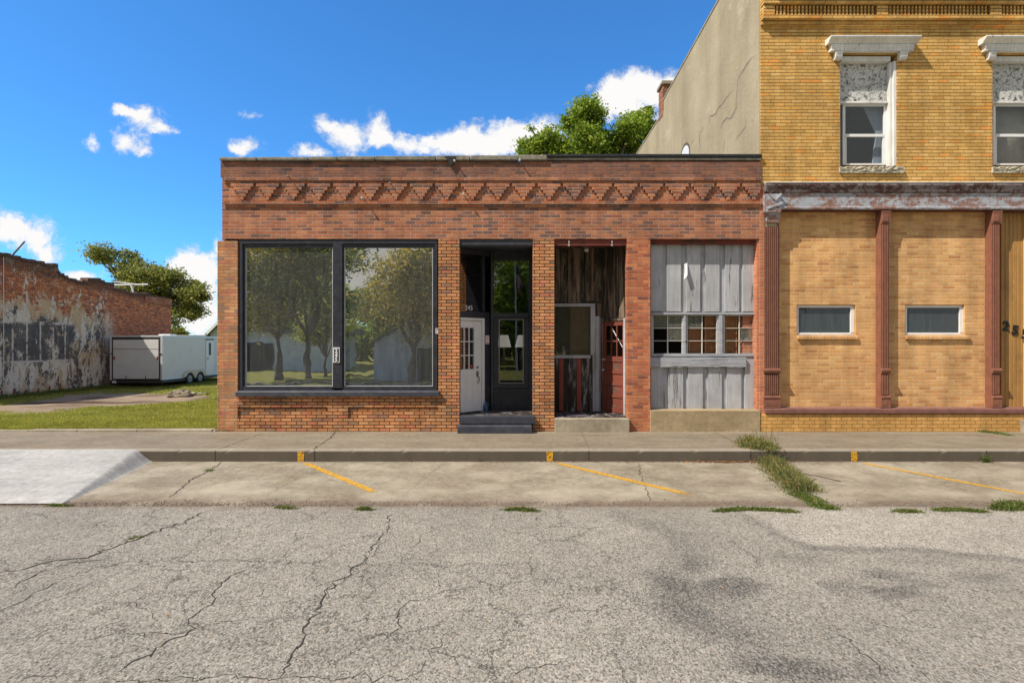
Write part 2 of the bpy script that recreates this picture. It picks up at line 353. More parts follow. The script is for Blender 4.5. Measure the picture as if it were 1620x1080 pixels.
def ruin():
    t = NT('peeling_painted_brick')
    w, h = .22, .075
    p = t.vm('ADD', t.obj(), t.vm('SCALE', t.vm('SUBTRACT', t.noise(3, 3, col=True), (.5,.5,.5)), sc=.03))
    x, y, z = t.sep(p)[:3]
    row = t.m('FLOOR', t.m('DIVIDE', z, h)); uu = t.m('ADD', t.m('DIVIDE', t.m('ADD', x, y), w), t.m('FRACT', t.m('MULTIPLY', row, .5)))
    col = t.m('FLOOR', uu); fu = t.m('FRACT', uu); fv = t.m('FRACT', t.m('DIVIDE', z, h))
    d = t.m('MINIMUM', t.m('MULTIPLY', t.m('MINIMUM', fu, t.m('SUBTRACT', 1., fu)), w), t.m('MULTIPLY', t.m('MINIMUM', fv, t.m('SUBTRACT', 1., fv)), h))
    mask = t.ss(d, .004, .013); r1 = t.wn(t.comb(col, row))
    b = t.ramp(r1, [(0,(.62,.20,.09)),(.35,(.88,.32,.14)),(.6,(.46,.17,.10)),(.8,(.95,.42,.20)),(1,(.26,.13,.10))])
    b = t.mix(mask, (.20,.13,.09), b)
    b = t.mix(1., b, t.ramp(t.noise(5,6,.7), [(.3,.55),(.7,1.2)]), 'MULTIPLY')
    x0, y0, z0 = t.sep(t.obj())[:3]
    sv = t.mapv((1,1,.55))
    na = t.noise(.9, 7, .68, .3, v=sv); nb_ = t.noise(1.5, 7, .72, .3, v=t.mapv((1,1,.5), loc=(9,3,1))); nc = t.noise(2.3, 8, .74, .4, v=t.mapv((1,1,.45), loc=(2,17,5)))
    fine = t.noise(6, 7, .8)
    lower = t.ss(z0, 4.5, 2.9)                              # paint survives low down
    near = t.ss(y0, 10.6, 9.3)                               # the far bay was never painted
    dens = t.m('MULTIPLY', t.m('ADD', t.m('MULTIPLY', lower, .30), -.02), 1.)
    f2 = t.m('MULTIPLY', t.m('SUBTRACT', fine, .5), .60)
    k_tan = t.m('MULTIPLY', t.ss(t.m('ADD', t.m('ADD', na, dens), f2), .55, .59), near)
    k_char = t.m('MULTIPLY', t.ss(t.m('ADD', t.m('ADD', nb_, dens), f2), .735, .765), near)
    k_white = t.m('MULTIPLY', t.ss(t.m('ADD', t.m('ADD', nc, t.m('MULTIPLY', lower, .10)), f2), .60, .622), near)
    c = t.mix(k_tan, b, t.mix(fine, (.60,.43,.26), (.80,.62,.40)))
    c = t.mix(k_char, c, t.mix(fine, (.085,.08,.08), (.20,.19,.185)))
    c = t.mix(k_white, c, t.mix(fine, (.70,.63,.52), (.95,.89,.76)))
    # ghosts of old battens: pale uprights and two rails
    yw = t.m('ADD', y0, t.m('MULTIPLY', t.noise(1.5,2), .05)); fy = t.m('FRACT', t.m('DIVIDE', yw, .64)); cell = t.m('FLOOR', t.m('DIVIDE', yw, .64))
    reg = t.m('MULTIPLY', t.ss(y0, 8.0, 7.7), t.m('MULTIPLY', t.ss(z0, 1.38, 1.46), t.ss(z0, 3.08, 3.0)))
    pan = t.m('MULTIPLY', reg, t.ss(t.m('ADD', t.m('ADD', t.noise(2.0,5,.7), f2), t.m('MULTIPLY', t.wn(t.comb(cell, 2.)), .22)), .55, .60))
    c = t.mix(t.m('MULTIPLY', pan, .9), c, t.mix(fine, (.08,.08,.085), (.17,.165,.165)))
    up = t.m('MULTIPLY', t.ss(t.m('ABSOLUTE', t.m('SUBTRACT', fy, .5)), .075, .05), reg)
    up2 = t.m('MULTIPLY', t.ss(t.m('ABSOLUTE', t.m('SUBTRACT', fy, .5)), .10, .06), t.m('MULTIPLY', t.ss(t.m('ADD', y0, t.m('MULTIPLY', fine, 3.)), 11, 8.5), t.m('MULTIPLY', t.ss(z0, 3.75, 3.8), t.ss(z0, 4.25, 4.2))))
    r1_ = t.ss(t.m('ABSOLUTE', t.m('SUBTRACT', z0, 3.04)), .075, .05); r2_ = t.ss(t.m('ABSOLUTE', t.m('SUBTRACT', z0, 1.43)), .055, .03)
    gh = t.m('MULTIPLY', t.m('MAXIMUM', t.m('MAXIMUM', up, up2), t.m('MULTIPLY', t.m('MAXIMUM', r1_, r2_), t.ss(y0, 8.0, 7.7))), t.ss(t.m('ADD', t.noise(2.4,5,.7), f2), .42, .50))
    c = t.mix(t.m('MULTIPLY', gh, .9), c, (.78,.72,.62))
    c = t.mix(t.m('MULTIPLY', t.ss(z0, .35, -.1), .5), c, (.06,.055,.05))
    c = t.mix(t.m('MULTIPLY', t.ss(t.m('ADD', z0, t.m('MULTIPLY', y0, .085)), 5.35, 5.75), .65), c, (.07,.055,.05))
    hh = t.m('ADD', mask, t.m('ADD', t.m('MULTIPLY', fine, 1.2), t.m('MULTIPLY', k_white, .3)))
    return t.done(t.bsdf(c, .92, nrm=t.bump(hh, 1., .014), spec=.15))
M_ruin = ruin()

def road():
    t = NT('old_chipseal_asphalt')
    s = t.attr('stain'); lt = t.attr('light')
    v = t.obj(); gv = t.mapv((1,.62,1))
    ca = t.vor(105, out='Color', v=gv); cr = t.sep(ca)[0]; n = t.noise(190, 3, .7, v=gv); n2 = t.noise(48, 5, .7, v=gv); big = t.noise(.45, 6, .62); mid = t.noise(2.6, 6, .7)
    c = t.ramp(cr, [(0,(.12,.108,.092)),(.18,(.228,.208,.178)),(.55,(.335,.31,.27)),(.8,(.40,.373,.327)),(.93,(.485,.455,.40)),(1,(.41,.31,.22))])
    c = t.mix(1., c, t.ramp(n, [(.3,.70),(.6,1.07)]), 'MULTIPLY')
    c = t.mix(1., c, t.ramp(n2, [(.3,.90),(.65,1.06)]), 'MULTIPLY')
    c = t.mix(1., c, t.ramp(mid, [(.28,.84),(.7,1.08)]), 'MULTIPLY')
    c = t.mix(1., c, t.ramp(big, [(.3,(.86,.85,.84)),(.6,(1.03,1.02,1.0))]), 'MULTIPLY')
    c = t.mix(t.m('MULTIPLY', lt, .5), c, t.mix(1., c, (1.55,1.55,1.56), 'MULTIPLY'))
    # fine alligator cracks, in fields
    wv = t.vm('ADD', v, t.vm('SCALE', t.vm('SUBTRACT', t.noise(2.2, 5, .7, col=True), (.5,.5,.5)), sc=.5))
    cd = t.vor(1.15, 'DISTANCE_TO_EDGE', v=wv); cd2 = t.vor(2.6, 'DISTANCE_TO_EDGE', v=wv)
    fld = t.m('MULTIPLY', t.ss(t.noise(.5, 3), .33, .50), t.attr('cracky')); fld2 = t.m('MULTIPLY', t.ss(t.noise(.8, 3, v=t.mapv((1,1,1),loc=(5,5,0))), .42, .56), t.attr('cracky'))
    ck = t.m('MAXIMUM', t.m('MULTIPLY', t.ss(cd, .013, .002), t.m('MULTIPLY', fld, .7)), t.m('MULTIPLY', t.ss(cd2, .016, .002), t.m('MULTIPLY', fld2, .55)))
    ck = t.m('MULTIPLY', ck, t.ss(t.noise(6, 4, .7), .33, .52))
    # tar bleeding through: speckled, never solid
    sp = t.m('MULTIPLY', s, t.ss(t.m('ADD', t.m('MULTIPLY', n2, .8), t.m('ADD', t.m('MULTIPLY', mid, .5), t.m('MULTIPLY', s, .5))), .55, 1.08))
    c = t.mix(t.m('MULTIPLY', t.m('MULTIPLY', sp, t.ramp(cr, [(.1,1.),(.9,.45)])), .85, clamp=True), c, (.06,.057,.054))
    c = t.mix(ck, c, (.045,.040,.034))
    c = t.mix(t.attr('dirt'), c, t.mix(n2, (.10,.075,.055), (.30,.24,.18)))
    hh = t.m('SUBTRACT', t.m('ADD', t.m('MULTIPLY', cr, .8), t.m('MULTIPLY', n, .9)), t.m('MULTIPLY', ck, 2.))
    return t.done(t.bsdf(c, .9, nrm=t.bump(hh, .7, .0045), spec=.2))
M_road = road(); M_rcrack = plain('road_crack', (.055,.048,.040), .95, .4, .003, scale=14)

def concrete(name, lo, hi, face=None, brown=(.30,.22,.15), grain=1., bumpd=.006):
    t = NT(name)
    n = t.noise(1.1, 7, .66); n2 = t.noise(11, 6, .75); ag = t.noise(90, 4, .8); st = t.noise(3.2, 6, .7, v=t.mapv((.35,1,1)))
    c = t.mix(t.ss(n, .3, .7), lo, hi)
    c = t.mix(1., c, t.ramp(n2, [(.30,.70),(.68,1.14)]), 'MULTIPLY'); c = t.mix(t.m('MULTIPLY', t.ss(t.noise(4.2, 7, .8, 1.2), .52, .60), .35*grain), c, tuple(min(1, q*1.12) for q in hi)); c = t.mix(1., c, t.ramp(st, [(.3,.84),(.66,1.08)]), 'MULTIPLY')
    c = t.mix(grain, c, t.mix(1., c, t.ramp(ag, [(.33,.60),(.62,1.12)]), 'MULTIPLY'))
    c = t.mix(t.m('MULTIPLY', t.ss(t.noise(30, 3, .8), .66, .72), .5*grain), c, (.10,.085,.07))
    c = t.mix(t.attr('stain'), c, t.mix(n2, tuple(q*.45 for q in brown), brown))
    c = t.mix(t.attr('light'), c, t.mix(n2, hi, tuple(min(1,q*1.25) for q in hi)))
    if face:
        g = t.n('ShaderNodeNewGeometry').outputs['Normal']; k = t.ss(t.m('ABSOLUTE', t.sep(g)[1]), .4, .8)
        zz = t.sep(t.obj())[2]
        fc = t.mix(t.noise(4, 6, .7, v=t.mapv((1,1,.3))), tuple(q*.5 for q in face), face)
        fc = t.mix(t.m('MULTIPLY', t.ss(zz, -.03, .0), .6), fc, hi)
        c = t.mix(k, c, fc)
    return t.done(t.bsdf(c, .9, nrm=t.bump(t.m('ADD', t.m('MULTIPLY', ag, .5), n2), .8, bumpd), spec=.2))
M_walk = concrete('old_sidewalk_concrete', (.22,.18,.13), (.29,.245,.18), grain=.6)
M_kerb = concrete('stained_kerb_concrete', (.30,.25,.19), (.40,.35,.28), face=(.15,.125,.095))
M_slab = concrete('worn_parking_concrete', (.265,.22,.155), (.41,.36,.275), brown=(.24,.17,.12), bumpd=.01)
M_ramp = concrete('fresh_pale_concrete', (.40,.39,.365), (.49,.475,.445), grain=.35, bumpd=.002)
M_base = concrete('stained_cement_base', (.36,.27,.15), (.46,.36,.23), grain=.2, brown=(.36,.24,.12))
M_step = concrete('cement_step', (.30,.25,.18), (.42,.36,.27), grain=.4)

def paintline():
    t = NT('worn_yellow_paint')
    k = t.ss(t.m('ADD', t.noise(42, 5, .8), t.m('MULTIPLY', t.attr('wear'), -.42)), .33, .42)
    c = t.mix(t.noise(25,4), (.80,.42,.02), (.62,.33,.03))
    tr = t.n('ShaderNodeBsdfTransparent'); mx = t.n('ShaderNodeMixShader'); t.set(mx.inputs[0], k)
    t.t.links.new(tr.outputs[0], mx.inputs[1]); t.t.links.new(t.bsdf(c, .7, nrm=t.bump(t.noise(120,2), .6, .004)), mx.inputs[2])
    return t.done(mx.outputs[0])
M_line = paintline()

def lawn():
    t = NT('lawn_soil')
    g = t.attr('gravel'); n = t.noise(1.2, 6, .65); f = t.noise(22, 5, .8); f2 = t.noise(70, 4, .8)
    c = t.mix(n, (.16,.17,.04), (.28,.26,.08)); c = t.mix(1., c, t.ramp(f, [(.3,.6),(.7,1.25)]), 'MULTIPLY')
    gc = t.mix(f, (.26,.185,.12), (.52,.40,.29)); gc = t.mix(1., gc, t.ramp(f2, [(.3,.7),(.7,1.15)]), 'MULTIPLY')
    gc = t.mix(t.attr('mud'), gc, t.mix(f, (.075,.045,.028), (.15,.10,.065)))
    k = t.ss(t.m('ADD', g, t.m('MULTIPLY', t.m('SUBTRACT', f, .5), .5)), .35, .6)
    return t.done(t.bsdf(t.mix(k, c, gc), .95, nrm=t.bump(t.m('ADD', f, t.m('MULTIPLY', f2, .6)), 1., .03), spec=.1))
M_lawn = lawn()

def leafy(name, stops, trans=.35, rough=.55):
    t = NT(name); g = t.n('ShaderNodeNewGeometry'); r = g.outputs['Random Per Island']
    c = t.ramp(r, stops); c = t.mix(1., c, t.ramp(t.noise(.8, 3), [(.3,.75),(.7,1.2)]), 'MULTIPLY')
    tl = t.n('ShaderNodeBsdfTranslucent'); t.set(tl.inputs[0], t.mix(1., c, (1.3,1.4,.7), 'MULTIPLY'))
    mx = t.n('ShaderNodeMixShader'); mx.inputs[0].default_value = trans
    t.t.links.new(t.bsdf(c, rough, spec=.3), mx.inputs[1]); t.t.links.new(tl.outputs[0], mx.inputs[2])
    return t.done(mx.outputs[0])
L_tree = leafy('maple_leaves', [(0,(.12,.19,.03)),(.4,(.22,.32,.045)),(.8,(.34,.41,.07)),(1,(.50,.50,.12))])
L_tree2 = leafy('olive_leaves', [(0,(.11,.13,.04)),(.4,(.21,.23,.06)),(.8,(.36,.35,.10)),(1,(.52,.46,.18))])
L_autumn = leafy('turning_leaves', [(0,(.16,.16,.04)),(.5,(.34,.28,.08)),(.8,(.52,.38,.12)),(1,(.58,.36,.10))], .4)
L_grass = leafy('grass_blades', [(0,(.20,.23,.04)),(.4,(.33,.34,.065)),(.8,(.46,.42,.11)),(1,(.62,.52,.24))], .4)
L_weed = leafy('weed_blades', [(0,(.07,.11,.03)),(.4,(.13,.17,.05)),(.7,(.24,.24,.09)),(.88,(.42,.30,.13)),(1,(.50,.28,.12))], .3)
L_turf = leafy('dark_turf_blades', [(0,(.06,.11,.02)),(.5,(.11,.18,.035)),(.85,(.22,.22,.06)),(1,(.38,.27,.11))], .3)
L_dead = leafy('dry_leaves', [(0,(.10,.045,.02)),(.5,(.26,.12,.05)),(1,(.45,.24,.10))], .15, .8)
M_bark = plain('bark', (.12,.095,.07), .95, .4, .02, scale=5, vert=True)
M_siding = plain('pale_siding', (.42,.50,.52), .6, .06, .002)
M_shed = peel('white_shed_siding', (.66,.64,.58), (.25,.24,.22), .38, 2, stretch=(1,1,.3))
M_shedg = peel('grey_shed_siding', (.46,.46,.44), (.2,.19,.18), .38, 2, stretch=(1,1,.3))
M_roof = plain('grey_shingles', (.13,.125,.12), .9, .25, .01, scale=8)
M_leafroof = plain('red_metal_roof', (.30,.05,.04), .6, .2, .002)
# ------------------------------------------------------------------ ground, road, pavement
YK = 9.21; YR = 6.83                       # kerb face, edge of the asphalt
def lawn_z(x, y):
    z = np.where(y > 11.2, .03-.36*sm(y, 11.4, 22), -.6)
    z = np.where(y < -3.4, -.20, z)
    z = np.where((x > -6.0) & (y > 11.2), -.12, z)
    return z
def mk_noise(sc, seed=0):                  # cheap smooth noise field for numpy
    r = np.random.default_rng(seed); ph = r.uniform(0, 6.28, (7, 2)); fr = r.uniform(.4, 2.6, 7)*sc; an = r.uniform(0, 6.28, 7)
    def f(x, y):
        s = 0
        for i in range(7): s = s+np.sin((x*np.cos(an[i])+y*np.sin(an[i]))*fr[i]+ph[i,0])*np.cos((x*np.sin(an[i])-y*np.cos(an[i]))*fr[i]*.8+ph[i,1])
        return s/7
    return f
N1 = mk_noise(2.0, 1); N2 = mk_noise(7.0, 2); N3 = mk_noise(22., 3)
gp = [G(px, py, -.2) for px, py in ((-60,672),(60,655),(140,645),(205,636),(270,628),(330,622))]
gp2 = [G(px, py, -.2) for px, py in ((-40,664),(60,662),(105,657))]
def gravel(x, y):
    yy = np.maximum(y, 11.); px = CX+x*FPX/yy; py = HY+2.0*FPX/yy
    cy = np.interp(px, [-200,0,40,110,170,222,270,320,330], [654,651,646,636,632,629,626,624,624]); hw = np.interp(px, [-200,0,40,110,170,222,270,320,335], [6,8,13,15,14,11,7,4,0])
    e_ = np.abs(py-cy)/np.maximum(hw, .3)+.35*N1(x*1.3, y*1.3)+.25*N2(x, y)
    d2 = seg_d(x, y, gp2)
    return np.clip(1.45-e_*.9, 0, 1)*(x < -5)*(px < 335)*(y > 11)+np.clip(1.2-d2/.25, 0, 1)*.8+((y > -3.4)&(y<11.2))*0
def mud(x, y):
    a = G(115, 636, -.25); return np.clip(sm(np.hypot((x-a[0])/2.6, (y-a[1])/.8)+.3*N2(x, y), 1.0, .5)+.6*sm(N1(x, y), -.05, .25)*(y > 15), 0, 1)
xs = np.concatenate([np.linspace(-400,-60,12)[:-1], np.linspace(-60,-26,30)[:-1], np.linspace(-26,-5.6,160)[:-1], np.linspace(-5.6,20,20)[:-1], np.linspace(20,400,14)])
ys = np.concatenate([np.linspace(-400,-40,10)[:-1], np.linspace(-40,-3.5,20)[:-1], [-3.5,-3.3, 0, 6, 11.19, 11.25], np.linspace(11.3,30,170)[1:], np.linspace(30,90,20)[1:], np.linspace(90,420,10)[1:]])
bumpy = lambda x, y: lawn_z(x, y)+np.where((y > 11.5), .018*N1(x, y)+.008*N2(x, y), 0)
grid('ground', xs, ys, bumpy, M_lawn, {'gravel': gravel, 'mud': mud})

# asphalt
P1 = [G(*p) for p in ((975,812),(1060,838),(1098,872),(1078,900),(1048,918),(1058,955),(1108,990),(1180,1025),(1250,1062),(1310,1090))]
P2 = [G(*p) for p in ((1185,815),(1228,842),(1280,864),(1350,867),(1470,869),(1640,888))]
blobs = [(1170,925,.32,.2,.9),(1060,920,.20,.14,.8),(1112,928,.3,.16,.5),(1330,925,.3,.14,.5),(1400,908,.35,.12,.8),(1425,935,.34,.13,.8),(1460,922,.25,.10,.6),(1550,912,.4,.14,.55),(1600,935,.3,.1,.4),
         (1130,960,.5,.3,.35),(1440,885,.5,.12,.3),(1260,880,.4,.14,.35),(1230,1050,.35,.12,.6),(1330,1060,.5,.14,.5),(1100,890,.2,.2,.4),(1200,1000,.4,.18,.3),(140,885,.5,.15,.4),(10,960,.6,.4,.35),(700,1000,.7,.2,.12),(1460,960,.6,.15,.2)]
def r_stain(x, y):
    wx = x+.13*N2(x, y)+.05*N3(x, y); wy = y+.10*N2(y+3, x)+.04*N3(y, x)
    s = .70*sm(seg_d(wx, wy, P1), .30, .02)*(.7+.5*N2(x*2, y))+.55*sm(seg_d(wx, wy, P2), .15, .02)
    for px, py, rx, ry, a in blobs:
        bx, by = G(px, py); s = s+a*sm(np.hypot((wx-bx)/rx, (wy-by)/(ry*1.15)), 1.25, .2)
    s = s+.14*sm(x, .6, 2.5)*sm(y, 6.7, 6.0)                 # the whole darker patch right of the swoop
    s = s+.30*sm(N1(x*.7, y*.9+4), .12, .4)*.5
    return np.clip(s, 0, 1)
def r_light(x, y):
    d = x*0; a = np.array(P2); lim = np.interp(x, a[:,0], a[:,1]); 
    return np.clip(sm(y+.04*N2(x, y), lim+.02, lim+.12)*(x > a[0,0])*1.0+.25*sm(N1(x, y), .1, .5)*(x < 1.5), 0, 1)
edge_y = lambda x: YR+.035*N2(x, x*0)+.02*N3(x, x*0)
def r_dirt(x, y): return np.clip(.55*sm(edge_y(x)-y, .16, .0)+.25*sm(edge_y(x)-y, .5, .1)*sm(N2(x,y), -.1, .3), 0, 1)
def cracky(x, y): return sm(x, 2.6, .6)*.8+.15
xs = np.concatenate([np.linspace(-60,-9.5,14)[:-1], np.linspace(-9.5,9.5,420), np.linspace(9.5,60,14)[1:]])
ys = np.concatenate([np.linspace(-3.3,2.2,8)[:-1], np.linspace(2.2,6.5,110)[:-1], np.linspace(6.5,7.0,26)])
ZR = -.228
def road_z(x, y):
    e = edge_y(x); yy = np.minimum(y, e)
    return ZR-.05*sm(y, e-.015, e+.03)-.006*sm(yy, 6.2, 6.8)
cr_v, cr_f = [], []
def crack(pxs, w, seed, amp=.016, z=-.222):
    pts = jitter_line([G(*p, z=z) for p in pxs], .045, amp, seed)
    pts = [p for p in pts if p[1] < 6.8]
    v, f = ribbon2d(pts, w, lambda x, y: ZR+.0035, seed=seed); b = len(cr_v); cr_v.extend(v); cr_f.extend([tuple(i+b for i in q) for q in f])
cl = [([(325,808),(290,825),(250,838),(215,852),(170,868),(140,880),(90,885),(40,896),(0,905)], .030),
 ([(618,812),(610,840),(590,860),(572,890),(540,915),(510,945),(490,985),(470,1020),(440,1072)], .017),
 ([(610,850),(590,880),(560,905),(530,925),(500,965)], .008),
 ([(418,880),(400,893),(350,920),(340,945),(310,975),(305,993),(275,1005),(205,1050),(160,1075)], .012),
 ([(0,938),(60,905),(110,890),(180,880)], .012), ([(0,965),(70,930),(120,905),(210,885)], .010), ([(0,985),(60,955),(160,915)], .007),
 ([(760,925),(700,935),(640,955),(628,970),(635,990),(615,1010)], .010), ([(0,884),(200,888),(400,886),(600,891),(820,893)], .0045),
 ([(150,1076),(300,1072),(500,1070),(690,1071)], .008), ([(40,862),(100,840),(150,832),(175,818)], .006), ([(20,850),(90,836),(160,812)], .005),
 ([(1330,1000),(1365,1030),(1392,1062)], .016), ([(1150,850),(1180,872),(1212,896)], .010), ([(700,935),(690,905),(720,890)],.005),
 ([(840,865),(860,850),(845,830),(852,812)], .005), ([(905,900),(870,925),(850,930)], .005), ([(230,920),(180,940),(150,935)],.006), ([(350,960),(400,945),(430,920)],.006), ([(480,870),(520,862),(560,850)],.004),
 ([(660,1060),(690,1030),(700,1000)],.006), ([(250,1000),(240,965),(180,950)],.005), ([(800,1080),(830,1050),(900,1045)],.006), ([(20,1075),(60,1065),(90,1073)],.012),
 ([(360,820),(380,845),(350,870)],.004), ([(205,880),(260,900),(330,902)],.006), ([(90,1020),(180,1000),(270,1003),(330,985),(420,975)],.006), ([(540,985),(600,975),(660,965)],.004)]
for i, (p, w) in enumerate(cl): crack(p, w*.78, i, .022)
grid('road', xs, ys, road_z, M_road, {'stain': r_stain, 'light': r_light, 'dirt': r_dirt, 'cracky': cracky}, extra=(cr_v, cr_f, M_rcrack))

# parking slab
ZS0, ZS1 = -.19, -.240
def slab_z(x, y): return ZS0+(ZS1-ZS0)*(YK-y)/(YK-YR)-.12*sm(y, 6.72, 6.5)
def slab_flat(x, y): return ZS0+(ZS1-ZS0)*(YK-y)/(YK-YR)
def s_stain(x, y):
    s = .8*sm(y+.07*N2(x,y)+.05*N3(x,y), 7.12, 6.90)+.35*sm(y+.1*N2(x,y), 7.35, 7.0)+.45*sm(y+.02*N3(x,y), YK-.12, YK-.01)*sm(N1(x, y), -.35, .1)
    s = s+.22*sm(N1(x*.8+2, y), .0, .35)+.25*sm(N2(x, y), .15, .4)*sm(y, 7.6, 7.0)
    s = s+.3*sm(np.abs(y-8.1), .5, .1)*sm(np.abs(x-4.), 2.4, 1.)*sm(N2(x*.6,y), -.2, .3)
    return np.clip(s, 0, .85)
def s_light(x, y): return np.clip(.35*sm(np.abs(y-7.45), .3, .0)*sm(N1(x,y*2), -.3, .2)+.35*sm(N2(x*.5,y*.5+2), .1, .3), 0, 1)
sv, sf = [], []
def scrack(pxs, w, seed, fz, V, Fc, z=-.21, amp=.012):
    pts = jitter_line([G(*p, z=z) for p in pxs], .05, amp, seed); v, f = ribbon2d(pts, w, lambda x, y: float(fz(x, y))+.0035, seed=seed)
    b = len(V); V.extend(v); Fc.extend([tuple(i+b for i in q) for q in f])
for i, (p, w) in enumerate([([(353,731),(330,746),(305,757),(268,784)], .018), ([(1010,733),(1013,750),(1018,765),(1030,790)], .010), ([(190,755),(450,757)], .005), ([(1190,738),(1330,800)], .02),
        ([(480,752),(430,775),(420,785)], .004), ([(700,735),(640,780)], .003), ([(1260,752),(1320,760),(1400,764)], .005), ([(600,742),(720,744),(830,741)], .003)]):
    scrack(p, w, 50+i, slab_flat, sv, sf)
grid('parking_strip', np.concatenate([np.linspace(-40,-9.5,10)[:-1], np.linspace(-9.5,9.5,260), np.linspace(9.5,40,10)[1:]]), np.linspace(6.5, YK+.02, 50), slab_z, M_slab, {'stain': s_stain, 'light': s_light}, extra=(sv, sf, M_rcrack))

# sidewalk
def w_stain(x, y): return np.clip(.28*sm(y, 9.75, 9.38)+.22*sm(N1(x, y*.7), -.1, .4)+.25*sm(y+.05*N2(x,y), 10.95, 11.15)*sm(N2(x,y*.3), -.2, .3)+.35*sm(np.abs(x-6.2), 1.6, .4)*sm(y, 10.5, 11.0)*.6, 0, .7)
def w_light(x, y): return np.clip(.5*sm(y+.04*N2(x, y), 10.85, 11.1)*sm(N1(x*.6,y+1), -.25, .2)+.2*sm(N2(x*.4,y), .1, .4), 0, 1)
wv, wf = [], []
z0f = lambda x, y: 0.0
for i, (p, w) in enumerate([([(532,682),(522,693),(508,702),(495,711)], .022), ([(417,685),(380,698),(345,711)], .012), ([(100,692),(30,702)], .008), ([(1130,683),(1160,698),(1190,711)], .014), ([(920,683),(932,711)],.005), ([(210,690),(60,707)],.005)]):
    scrack(p, w, 90+i, z0f, wv, wf, z=0.0, amp=.010)
grid('sidewalk', np.concatenate([np.linspace(-40,-10.6,10)[:-1], np.linspace(-10.6,11,260), np.linspace(11,40,8)[1:]]), np.linspace(9.37, 11.6, 40), lambda x, y: x*0+.003*N1(x, y)*sm(y, 9.4, 9.6), M_walk, {'stain': w_stain, 'light': w_light}, extra=(wv, wf, M_rcrack))
# kerb: broken arris, real step
kv, kf = [], []; ks = np.linspace(-40, 40, 1200)
prof0 = [(YK, -.30), (YK, -.055), (YK, -.02), (YK+.022, .002), (YK+.16, .003), (YK+.172, -.01)]
for x in ks:
    ch = max(0, N3(x, 0.)+.4*N2(x, 2.)-.22)*.06; w = .004*N2(x, 1.)
    for (y, z) in prof0:
        kv.append((x, y+w+(ch*.9 if z > -.03 and y < YK+.03 else 0), z-(ch if z > -.03 and y < YK+.03 else 0)))
for i in range(len(ks)-1):
    for j in range(5): a = i*6+j; kf.append((a, a+6, a+7, a+1))
for px in (340, 497, 931, 1187, 1560):
    x = X(px, YK); b = len(kv); kv += [(x, YK-.003, -.25), (x+.012, YK-.003, -.25), (x+.012, YK-.003, 0), (x, YK-.003, 0)]; kf.append((b, b+1, b+2, b+3))
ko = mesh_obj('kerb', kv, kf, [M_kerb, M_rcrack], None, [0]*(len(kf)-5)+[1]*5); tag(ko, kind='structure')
# pale edging along the lawn
e = MB(); rr = random.Random(4); x = -40.
while x < X(343):
    L = rr.uniform(.7, 2.2); h = rr.uniform(.025, .05); e.box(x, min(x+L-.01, X(343)), 11.13+rr.uniform(0,.03), 11.32, -.1, h); x += L
tag(e.build('lawn_edging', M_step, None, .012), kind='structure')
# fresh concrete ramp up to the kerb
rv, rf = [], []; nu, nv = 60, 30
for j in range(nv+1):
    k = j/nv; y = YK+.02-(YK+.02-6.90)*k; ztop = .012-(.012+.222)*k**.96
    xr = -6.42+(.70)*k-.0; fl = .34*(1-k)**.8+.02
    for i in range(nu+1):
        u = i/nu
        if u < .8: x = -40+(xr+40)*(u/.8)**.35; z = ztop
        else:
            q = (u-.8)/.2; x = xr+fl*q; z = ztop+(slab_flat(x, y)-.006-ztop)*(q*q*(3-2*q))
        rv.append((x, y, z))
for j in range(nv):
    for i in range(nu): a = j*(nu+1)+i; rf.append((a, a+nu+1, a+nu+2, a+1))
b = len(rv)
o = mesh_obj('driveway_ramp', rv, rf, M_ramp); o.data.polygons.foreach_set('use_smooth', [True]*len(rf)); tag(o, kind='structure')
# painted bay lines: up the kerb, then out at a slant
def bay(pxk, p1, w, seed, label, fade=.9):
    r = random.Random(seed); xk = X(pxk, YK); a = (xk+.02, YK-.01); bpt = G(*p1, z=-.225); n = 60
    vs, fs, wr = [], [], []
    dx, dy = bpt[0]-a[0], bpt[1]-a[1]; L = math.hypot(dx, dy); nx, ny = -dy/L, dx/L
    for i in range(n+1):
        k = i/n; x, y = a[0]+dx*k, a[1]+dy*k
        for sg in (1,-1):
            q = (x+nx*w/2*sg+r.gauss(0,.003), min(YK-.006, y+ny*w/2*sg)); vs.append((q[0], q[1], float(slab_flat(*q))+.005)); wr.append(.24+.75*max(0, k-.86)/.14*fade+(.3 if k < .06 else 0))
    fs = [(2*i+1, 2*i+3, 2*i+2, 2*i) for i in range(n)]; fs = [f[::-1] if (nx*dy-ny*dx) > 0 else f for f in fs]
    b = len(vs); m = 6
    for i in range(m+1):
        z = -.185+(.165)*i/m
        for sg in (-1,1): vs.append((xk+sg*w*.5+r.gauss(0,.006), YK-.006, z)); wr.append(.12+.15*r.random())
    fs += [(b+2*i, b+2*i+1, b+2*i+3, b+2*i+2) for i in range(m)]
    b = len(vs); vs += [(xk-w*.5,YK+.03,.008),(xk+w*.6,YK+.03,.008),(xk+w*.5,YK+.13,.008),(xk-w*.4,YK+.13,.008)]; wr += [.4,.4,.75,.75]; fs.append((b,b+1,b+2,b+3))
    o = mesh_obj('bay_line', vs, fs, M_line); at = o.data.attributes.new('wear', 'FLOAT', 'POINT'); at.data.foreach_set('value', wr)
    return tag(o, kind='structure')
bay(476, (608,784), .105, 1, '')
bay(870, (1118,788), .115, 2, '')
bay(1351, (1640,784), .10, 3, '', fade=0)
